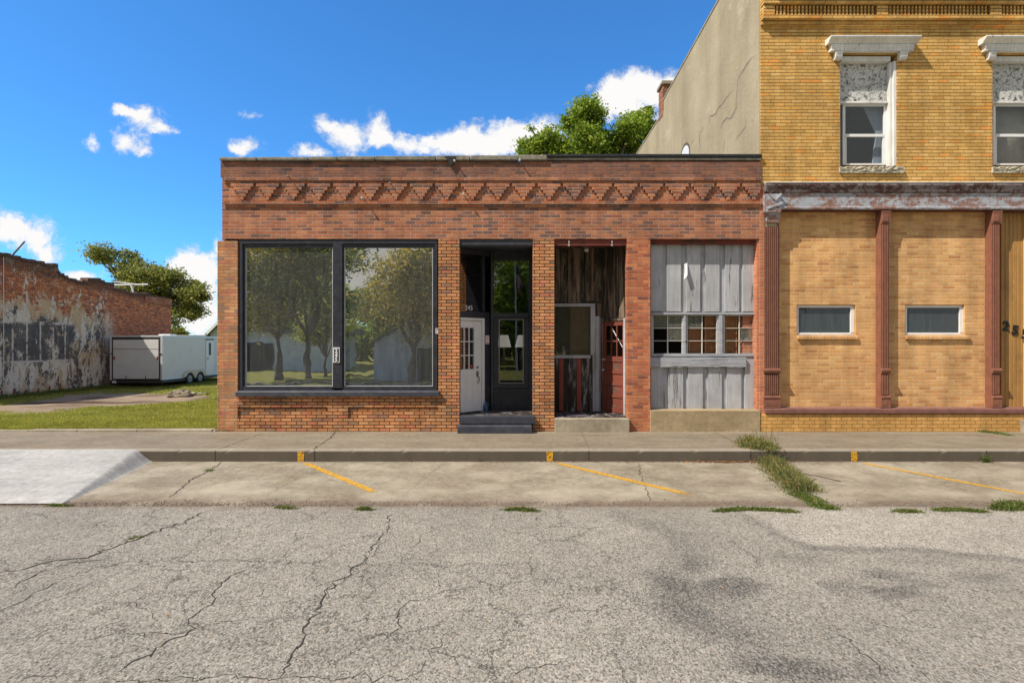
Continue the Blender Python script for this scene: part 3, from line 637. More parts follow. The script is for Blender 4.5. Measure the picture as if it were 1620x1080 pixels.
# ------------------------------------------------------------------ red brick shop building
RB = thing('red_brick_building', 'low red brick shop with corbelled frieze, big shop window and two recessed entries', 'shop building', (X(780), F, 0))
PB = F+.20                                  # back of the piers
ZL = Z(378); ZTOP = Z(256)
w = MB()
w.box(X(356), X(1203), F, F+.25, ZL, ZTOP)                       # upper wall
w.box(X(350.5), X(356), F+.02, F+.25, ZL-.02, ZTOP-.01)
pp = MB(); pp.box(X(350), X(1203), F-.03, F-.001, Z(281), ZTOP-.005); pp.build('parapet', M_reds, RB, .004)
w.box(X(356), X(1203), F-.055, F-.001, Z(287), Z(281.3))         # string course
w.box(X(356), X(1203), F-.030, F-.001, Z(291), Z(287.3))
w.box(X(356), X(1203), F-.05, F-.001, Z(324), Z(319))            # lower string course
w.box(X(356), X(1203), F-.028, F-.002, Z(328), Z(324.3))
x = 384.5; k = 0
while x < 1200:                                                   # inverted stepped corbels
    for r in range(5):
        hw = (18, 13.5, 9.3, 5.8, 2.6)[r]; y0 = 291.3+r*5.2
        w.box(max(X(356.5), X(x-hw)), min(X(1202), X(x+hw)), F-.045, F-.002, Z(y0+5.1), Z(y0))
    x += 40.35; k += 1
w.build('front_wall', M_red, RB, .004)
p = MB(); p.box(X(344), X(376), F-.002, F+.3, -.05, Z(381)); p.build('brick_pier', M_pierw, RB, .004)
for a, b in ((693.5, 727), (843, 877)):
    MB().box(X(a), X(b), F-.001, PB, -.05, ZL-.003).build('brick_pier', M_pier, RB, .003)
MB().box(X(992), X(1029), F-.001, PB, -.05, ZL-.003).build('brick_pier', M_redb, RB, .004)
MB().box(X(1199), X(1207), F+.03, F+.3, 0.02, ZL-.003).build('brick_pier', M_jamb, RB, .003)
# brickwork under the window with two sunk panels
b = MB(); zb0, zb1 = Z(662), Z(643.5); zt_ = Z(626)
b.box(X(376), X(693.5), F+.03, F+.25, -.05, zt_)
b.box(X(376), X(693.5), F-.0, F+.029, -.05, zb0); b.box(X(376), X(693.5), F-.0, F+.029, zb1, zt_)
b.box(X(518), X(551), F-.0, F+.029, zb0+.001, zb1-.001)
b.build('brick_apron', M_pier, RB, .002)
# coping: weathered tiles left, flashing right
c = MB(); rr = random.Random(3); x = 350.
while x < 864:
    L = rr.uniform(45, 105); xe = min(x+L, 866); dz = (x-350)/513*.045
    c.box(X(x), X(xe)-.012, F-.075-rr.uniform(0,.015), F+.32, Z(256)+dz*.2+.002, Z(250.5)+dz+rr.uniform(-.006,.006)); x = xe
c.build('coping', M_coping, RB, .014)
c = MB(); c.box(X(863), X(1203), F-.05, F+.3, Z(254.5), Z(250.6)); c.build('coping', M_coping, RB, .01)
c = MB(); x = 861.
while x < 1201:
    xe = min(1203, x+rr.uniform(45,80)); d = rr.uniform(-.008,.008); c.box(X(x), X(xe)+.01, F-.075+d, F+.34, Z(250.4)+.001, Z(245.6)+d*.7); x = xe
c.build('flashing', M_tar, RB, .012)
# tar patch where a coping tile is missing
c = MB(); c.poly_y([(X(703), Z(249.5)), (X(722), Z(249.5)), (X(720), Z(256)), (X(717), Z(262)), (X(713), Z(266)), (X(710), Z(257))], F-.094, F-.032); c.build('tar_patch', M_tar, RB, .004)
# iron pins left in the wall
for px, py, wh in ((459,281,0),(619,292,0),(575.6,314.7,1),(734,309,1),(720,257,1),(822,256,1)):
    q = MB(); q.cyl((X(px), F, Z(py)), (X(px)+.0, F-.14, Z(py)-.01), .011, n=8)
    q.cyl((X(px), F-.14, Z(py)-.012), (X(px), F-.17, Z(py)-.012), .024, .02, 10)
    q.build('wall_pin', M_bulb if wh else M_metal, RB)
# body of the building behind the front
q = MB(); YB = 24.; XL, XR = X(352), X(1203)
q.box(XL+.02, XL+.25, F+.26, YB, -.4, ZTOP-.3); q.box(XR-.26, XR-.02, F+.26, YB, -.4, ZTOP-.25); q.box(XL+.26, XR-.27, YB-.25, YB, -.4, ZTOP-.4)
q.build('side_wall', M_red, RB)
MB().box(XL+.26, XR-.27, F+.26, YB-.26, ZTOP-.75, ZTOP-.6).build('roof', M_tar, RB)
MB().box(XL+.26, XR-.27, PB+.0, YB-.26, .10, .27).build('room_floor', M_room, RB)
q = MB(); q.box(XL+.26, XR-.27, 17.5, 17.6, .27, ZTOP-.76); q.box(XL+.26, XR-.27, PB+.06, 17.5, ZL+.1, ZL+.16); q.box(X(860)+.3, X(860)+.4, 13.2, 17.5, .27, ZL+.1)
q.box(X(860)-.3, X(860)-.25, 12.3, 13.3, .27, ZL+.1)
q.build('inner_wall', M_room, RB)
# ---- big shop window
YW = F+.07
win = MB(); win.pb(378, 692, 378.2, 385.5, F+.02, F+.16); win.pb(379, 691, 385.6, 391.5, F+.05, F+.16)
win.pb(378, 383.5, 385.6, 617, F+.02, F+.16); win.pb(383.6, 388, 391.5, 612, F+.05, F+.16)
win.pb(688, 692, 385.6, 617, F+.02, F+.16); win.pb(684.8, 687.9, 391.5, 612, F+.05, F+.16)
win.pb(526.5, 541.5, 385.6, 614, F+.015, F+.16); win.pb(541.6, 544.5, 391.5, 612, F+.05, F+.16)
win.pb(383.6, 526.3, 611, 617.5, F+.03, F+.16); win.pb(541.7, 688, 611, 617.5, F+.03, F+.16)
W = win.build('shop_window', M_char, RB, .004)
gp_ = MB(); gp_.pb(387, 527.5, 391, 612, YW+.02, YW+.028); gp_.build('pane', G_big, W)
gp_ = MB(); gp_.pb(543, 686, 391, 612, YW+.02, YW+.028); gp_.build('pane', G_big, W)
t_ = MB()
for a, b_ in ((388, 526.4), (544.6, 684.7)):
    t_.pb(a, b_, 610.2, 611.2, F+.062, F+.085); t_.pb(a, a+.8, 391.6, 610, F+.064, F+.085); t_.pb(b_-.8, b_, 391.6, 610, F+.064, F+.085)
t_.build('glazing_bead', M_trim, W)
sl = MB(); sl.poly_x([(F-.075, Z(626.5)), (F-.075, Z(619.5)), (F-.06, Z(618.3)), (F+.05, Z(617)), (F+.05, Z(626.5))], X(375), X(695.5)); sl.build('window_sill', M_charl, RB, .006)
pq = MB(); pq.pb(526.9, 537.3, 549.5, 573.5, F-.004, F+.0145); P_ = pq.build('number_plaque', M_text, RB, .002)
MB().pb(528.3, 536, 551.3, 572, F-.008, F-.0045).build('plaque_face', M_blk, P_, .004)
for i, ch in enumerate('245'): text_mesh('digit', ch, .115, upright(X(532.1), F-.010, Z(555.2+i*6.7)), M_text, P_, .002, .004)
pbox('window_sticker', M_text, W, 689, 693, 519, 527.5, F+.012, F+.018, bevel=0)
MB().pb(690, 692.3, 520, 522, F+.010, F+.0115).build('sticker_print', M_blk, W); MB().pb(689.6, 691.3, 524, 525.5, F+.010, F+.0115).build('sticker_print', M_blk, W)

# wall through two measured points, with its own u (along), d (towards street), z frame
class Wall:
    def __init__(s, pa, Ya, pb_, Yb):
        s.A = Vector((X(pa, Ya), Ya, 0)); B_ = Vector((X(pb_, Yb), Yb, 0)); s.L = (B_-s.A).length; s.d = (B_-s.A)/s.L
        n = Vector((s.d.y, -s.d.x, 0)); s.xf = Matrix(((s.d.x, -n.x, 0, s.A.x), (s.d.y, -n.y, 0, s.A.y), (0,0,1,0), (0,0,0,1)))
    def U(s, px): k = (px-CX)/FPX; return (k*s.A.y-s.A.x)/(s.d.x-k*s.d.y)
    def Yu(s, u): return s.A.y+u*s.d.y
    def z(s, py, u): return Z(py, s.Yu(u))
# local box: u0,u1, depth d0<d1 (negative = towards the street), z0,z1
# ---- entry one
FL = .32
A = Wall(727, 11.50, 765, 11.95); uR = A.L; uL = -.27
E1 = MB(); E1.box(X(727)-.06, X(843)+.06, F+.0, 12.1, FL-.05, FL)
for i in range(14): E1.cur = 0
o = E1.build('entry_floor', M_oldg, RB)
q = MB()
for i in range(16): q.box(X(727)-.05, X(843)+.05, F+.02+i*.055, F+.07+i*.055, FL+.001, FL+.009)
q.build('floor_boards', M_oldg, RB, .002)
q = MB(); q.pb(727.3, 842.7, 378.6, 387.5, F+.03, F+.2); q.pb(727.3, 842.7, 387.7, 390, F+.06, F+.2); q.build('entry_header', M_charl, RB, .004)
MB().box(X(727)-.05, X(843)+.05, F+.21, 12.1, Z(388), Z(388)+.04).build('entry_ceiling', M_char, RB)
q = MB(); q.box(X(843)+.012, X(843)+.05, PB+.003, 12.15, FL, Z(388)); q.build('entry_side_wall', M_char, RB)
zd = A.z(652.5, uR)                                              # door threshold
zdt = A.z(503.4, uR); fw = .075
q = MB(A.xf); q.box(uR-fw, uR, -.045, .05, FL, zdt); q.box(uL, uR-fw-.001, -.045, .05, zdt-fw*.8, zdt); q.build('door_frame', M_white, RB, .005)
# transom over the door
zc = Z(388); zbar0, zbar1 = A.z(491.5, .0), A.z(503, uR)
q = MB(A.xf); q.box(uL, uR+.12, -.06, .05, zdt+.003, zdt+.13); q.box(uR-.045, uR+.0, -.05, .05, zdt+.132, zc-.1); q.box(uL, uR+.12, -.05, .05, zc-.1, zc)
TR = q.build('transom_frame', M_char, RB, .004)
MB(A.xf).box(uL, uR-.046, .0, .008, zdt+.131, zc-.1).build('pane', G_entry, TR)
mt = A.xf @ Matrix.Translation((A.U(741.5), -.006, zdt+.131+.075)) @ Matrix.Rotation(math.pi/2, 4, 'X')
text_mesh('street_number', '245', .145, mt, M_text, TR, .001, .001)
# post between door and display panel
YP = 12.05
q = MB(A.xf); q.box(uR+.001, uR+.17, -.03, .05, FL, zdt); q.build('corner_post', M_char, RB, .003)
q = MB(); q.box(X(777.5, YP)-.012, X(780.5, YP), YP-.05, YP+.05, FL, zc); q.build('corner_post', M_char, RB, .003)
# white half-glazed door, 9 lites
dz0, dz1 = FL+.03, zdt-fw*.8-.006; du0, du1 = -.26, uR-fw-.004
lz0, lz1 = A.z(583.5, .3), A.z(518.5, .3)
lu1 = A.U(749); pitch = lu1-A.U(741.2); lu0 = lu1-3*pitch
q = MB(A.xf); q.box(lu1+.0, du1, -.012, .03, dz0, dz1); q.box(du0, lu0, -.012, .03, dz0, dz1); q.box(lu0+.001, lu1-.001, -.012, .03, dz0, lz0); q.box(lu0+.001, lu1-.001, -.012, .03, lz1, dz1)
bz = .018
q.box(lu0-bz, lu1+bz, -.024, -.0125, lz0-bz, lz0); q.box(lu0-bz, lu1+bz, -.024, -.0125, lz1, lz1+bz); q.box(lu1, lu1+bz, -.024, -.0125, lz0, lz1)
pw = (lu1-lu0)                                                # two raised panels with rounded heads below
for a in (lu0+.03, lu0+pw*.53):
    b_ = a+pw*.40; zt2 = lz0-.10; zb2 = dz0+.24
    q.box(a, a+.014, -.019, -.0125, zb2, zt2-.05); q.box(b_-.014, b_, -.019, -.0125, zb2, zt2-.05); q.box(a+.015, b_-.015, -.019, -.0125, zb2, zb2+.014)
    for j in range(8):
        t0, t1 = math.pi*j/8, math.pi*(j+1)/8; cx = (a+b_)/2; rr_ = (b_-a)/2
        x0, x1 = cx-rr_*math.cos(t0), cx-rr_*math.cos(t1); y0, y1 = zt2-.05+.05*math.sin(t0), zt2-.05+.05*math.sin(t1)
        q.poly_y([(x0,y0),(x1,y1),(x1,y1-.014),(x0,y0-.014)], -.019, -.0125)
D1 = q.build('white_door', M_white, RB, .002); D1['label'] = 'white half-glazed door with nine small panes'
q = MB(A.xf)
for i in (1,2): q.box(lu0+pitch*i-.011, lu0+pitch*i+.011, -.024, .0, lz0+.001, lz1-.001)
for i in (1,2): zz = lz0+(lz1-lz0)*i/3; q.box(lu0+.001, lu1-.001, -.022, .0, zz-.010, zz+.010)
q.build('glazing_bar', M_white, D1)
MB(A.xf).box(lu0, lu1, .002, .008, lz0, lz1).build('pane', G_entry, D1)
q = MB(A.xf); hu = A.U(754.2); hz = A.z(580.5, .5)
q.cyl((hu, -.013, hz), (hu, -.035, hz), .028, .024, 14); q.build('deadbolt', M_metal, D1, 0, True); q = MB(A.xf); q.box(hu-.024, hu+.024, -.03, -.013, hz-.20, hz-.09)
q.cyl((hu, -.03, hz-.12), (hu, -.062, hz-.12), .02, .018, 10)
q.tube([(hu+.01,-.03,hz-.19),(hu+.03,-.06,hz-.23),(hu+.02,-.06,hz-.30),(hu-.005,-.035,hz-.345)], [.008,.010,.009,.008], 8)
q.build('handle', M_metal, D1, 0, True)
q = MB(A.xf); q.pb; q.box(A.U(744), A.U(747), -.004, -.001, A.z(581.5,.3), A.z(577.5,.3)); q.build('door_sticker', M_redt, D1)
q = MB(A.xf); q.box(uL, uR, -.10, .04, FL+.009, FL+.03); q.build('threshold', M_oldg, RB, .004)
# sign on the post
su0, su1 = A.U(766.6), A.U(772.3)
q = MB(A.xf); q.box(su0, su1, -.037, -.031, A.z(544, .66), A.z(530.5, .66)); S1 = q.build('wall_sign', M_text, RB)
q = MB(A.xf); zc_ = A.z(536, .66); um = (su0+su1)/2
q.cyl((um, -.0375, zc_), (um, -.039, zc_), .030, n=16); q.build('sign_print', M_redt, S1); q = MB(A.xf); q.box(su0+.008, su1-.008, -.039, -.0375, zc_-.095, zc_-.075); q.build('sign_print', M_redt, S1); q = MB(A.xf); q.box(su0+.008, su1-.008, -.039, -.0375, zc_+.045, zc_+.058)
q.build('sign_print', M_redt, S1)
MB(A.xf).cyl((um, -.0392, zc_), (um, -.0402, zc_), .019, n=16).build('sign_print', M_text, S1)
# display panel facing the street
Yp = YP
def ph(*a): return MB().pb(*a)
q = MB(); q.pb(780.6, 843.5, 388, 402.5, Yp-.03, Yp+.05); q.pb(780.6, 843.5, 402.7, 412, Yp, Yp+.05)
q.pb(836.5, 843.5, 412.2, 650, Yp-.0, Yp+.05); q.pb(778.4, 836.4, 495, 502, Yp-.035, Yp+.05)
q.pb(779, 788.5, 502.2, 612, Yp-.01, Yp+.05); q.pb(829, 836.4, 502.2, 612, Yp-.01, Yp+.05)
q.pb(788.6, 828.9, 502.2, 504.5, Yp-.01, Yp+.05); q.pb(788.6, 828.9, 606.5, 612, Yp-.01, Yp+.05)
q.pb(779, 836.4, 608.8, 613.5, Yp-.03, Yp-.011); q.pb(779, 836.4, 613.7, 650.5, Yp+.0, Yp+.05)
q.pb(779, 781, 412.2, 495, Yp-.02, Yp+.05)
PN = q.build('display_panel', M_char, RB, .003)
q = MB(); n = 22
for i in range(n): a = 780.5+i*(55.5/n); q.pb(a, a+1.9, 614, 650, Yp-.010, Yp-.001)
q.build('beadboard', M_char, PN, .002)
MB().pb(781, 836.4, 411, 495.5, Yp+.012, Yp+.018).build('pane', G_entry, PN)
MB().pb(790, 828, 505, 606, Yp+.012, Yp+.018).build('pane', G_entry, PN)
q = MB(); q.pb(788.8, 790.6, 504.6, 606.4, Yp-.012, Yp+.01); q.pb(827, 828.8, 504.6, 606.4, Yp-.012, Yp+.01); q.pb(790.7, 826.9, 504.6, 505.8, Yp-.012, Yp+.01); q.pb(790.7, 826.9, 605, 606.4, Yp-.012, Yp+.01)
q.build('glazing_bead', plain('bronze_bead', (.22,.20,.16), .5), PN)
# steps
q = MB(); q.poly_x([(F-.12, .17), (F-.12, FL+.004), (F-.11, FL+.014), (F+.03, FL+.014), (F+.03, .17)], X(728, F-.12), X(846, F-.12)); q.build('door_step', M_charl, RB, .012)
q = MB(); q.poly_x([(F-.27, -.01), (F-.27, .145), (F-.255, .158), (F+.0, .160), (F+.0, -.01)], X(723.5, F-.27), X(842, F-.27)); q.build('door_step', M_charl, RB, .014)

# ---- entry two
FL2 = .28; Y2 = 12.2
Bw = Wall(953, 12.2, 990.5, 11.64)
MB().box(X(877)-.05, 2.6, F+.0, 12.3, FL2-.06, FL2).build('entry_floor', M_oldg, RB)
q = MB(); i = 0; x = X(877)-.04
while x < 2.5: q.box(x, x+.085, F+.03, 12.2, FL2+.001, FL2+.010); x += .09
q.build('floor_boards', M_oldg, RB, .002)
MB().box(X(877)-.05, 2.6, F+.26, 12.3, Z(380), Z(380)+.05).build('entry_ceiling', M_old, RB)
MB().box(X(877)-.05, X(877)-.012, PB+.003, 12.25, FL2, Z(380)).build('entry_side_wall', M_old, RB)
LB = MB(); LB.pb(877.2, 991.8, 379, 388.5, F+.04, F+.16); LBo = LB.build('entry_header', M_maroonh, RB, .006)
for px in (900, 968):
    q = MB(); x, z = X(px), Z(382)
    q.tube([(x, F+.04, z), (x, F+.0, z+.01), (x+.005, F-.01, z-.02), (x, F+.0, z-.06)], [.006]*4, 6)
    for j in range(8): t0 = 2*math.pi*j/8; t1 = 2*math.pi*(j+1)/8; q.cyl((x+.016*math.cos(t0), F+.0, z-.075+.018*math.sin(t0)), (x+.016*math.cos(t1), F+.0, z-.075+.018*math.sin(t1)), .005, n=5)
    q.build('hook', M_trim, RB)
# old vertical boards, upper back wall: wide boards with gaps and narrow battens behind
def boards(parent, mat, Yb, px0, px1, py0, py1, wd, gap, seed, wall=None, thick=.022, backmat=None, rag=0, name='board_wall'):
    r = random.Random(seed); q = MB(wall.xf if wall else None)
    x = px0
    while x < px1:
        ww = wd*r.uniform(.85,1.15); e = min(px1, x+ww); t = thick*r.uniform(.8,1.2); zz = r.uniform(0, rag)
        if wall: u0, u1 = wall.U(x), wall.U(e); q.box(u0, u1, -t, 0, wall.z(py1,0)+zz, wall.z(py0,0))
        else: q.box(X(x,Yb), X(e,Yb), Yb-t, Yb-.001, Z(py1,Yb)+zz, Z(py0,Yb))
        x = e+gap*r.uniform(.8,1.2)
    o = q.build(name, mat, parent, .003)
    q = MB(wall.xf if wall else None)
    if wall: q.box(wall.U(px0), wall.U(px1), .0, .03, wall.z(py1,0), wall.z(py0,0))
    else: q.box(X(px0,Yb), X(px1,Yb), Yb, Yb+.03, Z(py1,Yb), Z(py0,Yb))
    q.build('backing_boards', backmat or mat, o)
    return o
M_backb = peel('mossy_backing_board', (.16,.17,.11), (.045,.04,.03), .52, 5, stretch=(2,2,.3))
boards(RB, M_old, Y2, 872, 953, 384, 479.5, 19, 6, 5, backmat=M_backb, rag=.05, thick=.03)
boards(RB, M_old, Y2, 938.5, 953, 479.8, 500, 19, 6, 6, backmat=M_old, rag=.03, thick=.028)
q = MB(Bw.xf); r = random.Random(8); u = -.0
while u < Bw.L+.05:
    q.box(u, u+.15, -.03*r.uniform(.6,1.1), 0, Z(507, 12.2)+.02*r.random()+.05*(u/Bw.L), Z(380)+.0); u += .175
ob = q.build('board_wall', M_old, RB, .003)
MB(Bw.xf).box(-.02, Bw.L+.1, .001, .03, Z(507,12.2), Z(380)).build('backing_boards', M_backb, ob)
# window in the back wall
q = MB(); q.pb(876, 941.5, 480, 484.8, Y2-.05, Y2+.05); q.pb(934.5, 941.5, 485, 561.5, Y2-.05, Y2+.05); q.pb(874, 934.4, 561.6, 566.5, Y2-.06, Y2+.05); q.pb(941.6, 941.7, 561.6, 566.5, Y2-.06, Y2+.05)
W2 = q.build('side_window', M_grey, RB, .004)
MB().pb(872, 935, 484, 562, Y2+.005, Y2+.012).build('pane', glass_mat('entry_window_glass', .05, .22, (.16,.15,.13), (.85,.83,.78), .003), W2)
q = MB(); n = 34
for i in range(n): yy = 486+i*(76/n); q.add([(X(903,Y2),Y2+.10,Z(yy,Y2)),(X(935,Y2)+.05,Y2+.10,Z(yy,Y2)),(X(935,Y2)+.05,Y2+.125,Z(yy+2,Y2)),(X(903,Y2),Y2+.125,Z(yy+2,Y2))], [(0,1,2,3)])
q.build('blind', M_blindt, W2)
MB().box(X(877)-.1, X(953,Y2), Y2+.8, Y2+.85, FL2, Z(470,Y2)).build('inner_wall', M_room, RB)
# lower wall: bare boards with red strips and pale post
boards(RB, M_oldg, Y2, 872, 937, 566.8, 650.5, 27, .5, 9, thick=.02)
for a in (884.5, 912.5): pbox('red_strip', M_maroon, RB, a, a+7, 567.2, 650, Y2-.05, Y2-.026)
q = MB(); q.pb(941.8, 948, 500, 650.5, Y2-.06, Y2+.04); q.pb(937.6, 941.5, 561.8, 650.5, Y2-.035, Y2+.04); q.pb(948.2, 950, 500, 650.5, Y2-.03, Y2+.04); q.build('painted_post', M_grey, RB, .004)
q = MB(); q.pb(950.2, 954.5, 503, 651, Y2-.05, Y2+.03); q.build('door_post', M_old, RB, .004)
# red door on the slanted wall
dz0, dz1 = FL2+.02, Z(509, 12.2); L = Bw.L
M = MB(Bw.xf); s_ = .095
M.box(.0, L, -.05, .02, dz1+.002, dz1+.06)
M.build('door_head', M_old, RB, .006)
q = MB(Bw.xf); q.box(L-.02, L+.06, -.07, .02, FL2, dz1+.06); q.build('door_trim', M_grey, RB, .004)
u0, u1 = .03, L-.022; gz0, gz1 = Z(563.5, 12.0), Z(515.5, 12.0)
q = MB(Bw.xf); q.box(u0, u0+s_, -.03, .01, dz0, dz1); q.box(u1-s_*.6, u1, -.03, .01, dz0, dz1)
ua, ub = u0+s_+.001, u1-s_*.6-.001
q.box(ua, ub, -.03, .01, gz1, dz1); q.box(ua, ub, -.03, .01, gz0-.07, gz0)
zs_ = [dz0+.16, dz0+.43, dz0+.70, dz0+.97]; top = gz0-.07
q.box(ua, ub, -.03, .01, dz0, dz0+.12)
hpan = (top-dz0-.12)/4
for i in range(4):
    a = dz0+.12+hpan*i; q.box(ua, ub, -.012, .01, a+.001, a+hpan-.05)
    if i < 4: q.box(ua, ub, -.03, .01, a+hpan-.049, a+hpan)
    q.poly_y([(ua, a+.001), (ub, a+.001), (ub, a+.022), (ua, a+.022)], -.022, -.0121)
D2 = q.build('red_door', M_rdoor, RB, .004); D2['label'] = 'weathered red door with six small panes over four panels'
q = MB(Bw.xf)
for i in (1,2): uu = ua+(ub-ua)*i/3; q.box(uu-.012, uu+.012, -.025, .005, gz0+.001, gz1-.001)
q.box(ua, ub, -.022, .005, (gz0+gz1)/2-.014, (gz0+gz1)/2+.014)
q.build('glazing_bar', M_rdoor, D2)
MB(Bw.xf).box(ua, ub, .000, .006, gz0, gz1).build('pane', G_entry, D2)
q = MB(Bw.xf); q.cyl((u0+.045, -.03, gz0-.30), (u0+.045, -.075, gz0-.30), .020, .026, 12); q.build('handle', M_bulb, D2, 0, True)
q = MB(Bw.xf); q.box(u0-.03, u0+.09, -.045, -.031, gz0-.085, gz0-.06); q.build('latch', M_trim, D2)
q = MB(Bw.xf); q.add([(ua+.13,-.008,gz1-.01),(ua+.155,-.008,gz1-.01),(ub,-.008,gz0+.20),(ub,-.008,gz0+.17)],[(0,1,2,3)]); q.build('reflection_strip', M_text, D2)  # diagonal reflection in the door glass, modelled as a white strip
q = MB(); q.poly_x([(F-.12, -.01), (F-.12, FL2-.008), (F-.108, FL2+.002), (F+.02, FL2+.002), (F+.02, -.01)], X(878, F-.12), X(996, F-.12)); q.build('door_step', M_step, RB, .012)

# ---- grey boarded front
YG = F+.235
BF = MB(); BF.pb(1029.5, 1199, 380, 386, F+.10, F+.3); BF.build('lintel_board', M_maroonh, RB, .004)
def wide(lst, py0, py1, Yf, thick, nm='painted_board'):
    q = MB()
    for a, b_ in lst: q.pb(a, b_, py0+random.uniform(-.3,.3), py1+random.uniform(-.6,.6), Yf, Yf+thick)
    return q.build(nm, M_grey, RB, .004)
wide([(1029.5,1048.5),(1055,1077.5),(1086,1108),(1115.5,1138.5),(1147,1169.5),(1175,1193.5)], 386.5, 493, YG-.035, .034, 'upper_boards')
MB().pb(1029.3, 1200, 386.2, 494, YG, YG+.03).build('backing_boards', M_grey, RB)
q = MB(); q.pb(1194.5, 1198.5, 386.5, 648, YG-.03, YG-.001); q.build('painted_trim', M_greyd, RB, .003)
q = MB(); q.pb(1029.5, 1198, 494.2, 497.6, YG-.06, YG+.03); q.pb(1029.5, 1032.8, 497.8, 559, YG-.02, YG+.05); q.pb(1080, 1087.2, 497.8, 559, YG-.03, YG+.05); q.pb(1134.8, 1146, 497.8, 559, YG-.03, YG+.05)
q.pb(1082, 1085, 498, 560, YG-.05, YG-.031); q.pb(1137.5, 1143, 498, 560, YG-.055, YG-.031); q.pb(1193.6, 1197.5, 497.8, 559, YG-.02, YG+.05); q.pb(1029.5, 1197.8, 559.2, 563.5, YG-.06, YG+.05)
q.pb(1032.9, 1079.8, 497.8, 499.6, YG-.005, YG+.05); q.pb(1087.3, 1134.6, 497.8, 499.6, YG-.005, YG+.05); q.pb(1146.2, 1193.4, 497.8, 499.6, YG-.005, YG+.05)
q.build('window_band_frame', M_greyd, RB, .003)
G_old2 = glass_mat('broken_sash_glass', .14, .42, (.22,.22,.20), (.75,.72,.66), .005)
M_bar = peel('cream_glazing_bar', (.58,.56,.50), (.25,.2,.15), .36, 8)
for wi, (a, b_, miss) in enumerate(((1032.9,1079.8,{(0,1),(0,2),(1,2)}), (1087.3,1134.6,{(0,1),(0,2),(1,1),(1,2),(1,0)}), (1146.2,1193.4,{(0,0),(0,1),(0,2),(1,0),(1,2)}))):
    q = MB(); m_ = (a+b_)/2; rows = [499.8, 519, 539, 559]
    q.pb(m_-.7, m_+.7, 499.8, 559, YG-.0, YG+.03)
    for yy in rows[1:3]: q.pb(a, m_-.8, yy-.5, yy+.5, YG+.004, YG+.026); q.pb(m_+.8, b_, yy-.5, yy+.5, YG+.004, YG+.026)
    q.pb(a, a+1, 499.8, 559, YG, YG+.03); q.pb(b_-1, b_, 499.8, 559, YG, YG+.03)
    So = q.build('sash', M_bar, RB, .001); So['label'] = ['sash with three panes gone and black behind', 'sash with brown blinds hanging behind its bars', 'sash with a cracked lower pane and blinds askew'][wi]
    q = MB()
    for ci in (0,1):
        for ri in range(3):
            if (ci, ri) in miss: continue
            l, r_ = ((a+1, m_-.7) if ci == 0 else (m_+.7, b_-1)); t0, t1 = rows[ri]+.5, rows[ri+1]-.5
            if wi == 2 and (ci, ri) == (1,1): q.pb(l, r_, t0, t1, YG+.014, YG+.018); q.add([(X(l+16,YG),YG+.015,Z(559,YG)),(X(r_,YG),YG+.015,Z(559,YG)),(X(r_,YG),YG+.015,Z(541,YG)),(X(l+19,YG),YG+.015,Z(545,YG))],[(0,1,2,3)])
            else: q.pb(l, r_, t0, t1, YG+.014, YG+.018)
    q.build('pane', G_old2, So)
q = MB(); r = random.Random(5)
for (a, b_, y0, y1, wob) in ((1088,1112,515,560,0),(1114,1135,498,560,.004),(1147,1167,498,560,.002),(1170,1185,498,519,.01),(1171,1179,519,560,.01)):
    yy = y0
    while yy < y1-1:
        Yb = YG+.09+r.uniform(0, wob*2); dz = r.uniform(-wob, wob); q.add([(X(a,Yb),Yb,Z(yy,Yb)+dz),(X(b_,Yb),Yb,Z(yy,Yb)-dz),(X(b_,Yb),Yb+.018,Z(yy+2.0,Yb)-dz),(X(a,Yb),Yb+.018,Z(yy+2.0,Yb)+dz)], [(0,1,2,3)]); yy += 3.1
    q.box(X(a,Yb)+.02, X(a,Yb)+.035, Yb-.012, Yb-.004, Z(y1,Yb), Z(y0,Yb)); q.box(X(b_,Yb)-.04, X(b_,Yb)-.025, Yb-.012, Yb-.004, Z(y1,Yb), Z(y0,Yb))
q.build('blind', M_blind, RB)
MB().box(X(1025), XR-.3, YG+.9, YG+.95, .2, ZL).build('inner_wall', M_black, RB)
MB().box(X(1029)+.0, X(1202), YG+.001, YG+.04, Z(648), Z(563.7)).build('backing_boards', M_grey, RB)
q = MB(); q.pb(1030, 1197, 563.8, 567, YG-.03, YG-.001); q.build('painted_trim', M_greyd, RB, .003)
# split beam nailed across
q = MB(); r = random.Random(2); n = 26; pts = []
for i in range(n+1): pts.append((X(1030+(155*i/n)), Z(565.5)+r.uniform(-.008,.006)))
for i in range(n, -1, -1): pts.append((X(1030+(155*i/n)), Z(581)+r.uniform(-.008,.010)))
q.poly_y(pts, YG-.10, YG-.031)
for i in range(9): yy = 567+i*1.5+r.uniform(-.6,.6); a = 1032+r.uniform(0,110); q.pb(a, min(1183,a+r.uniform(20,60)), yy, yy+.45, YG-.104, YG-.1)
q.build('split_beam', M_greyd, RB, .006)
wide([(1029.8,1049),(1058,1081),(1088.5,1112),(1120,1142),(1150,1173),(1178.5,1194)], 567.5, 648.3, YG-.04, .039, 'lower_boards')
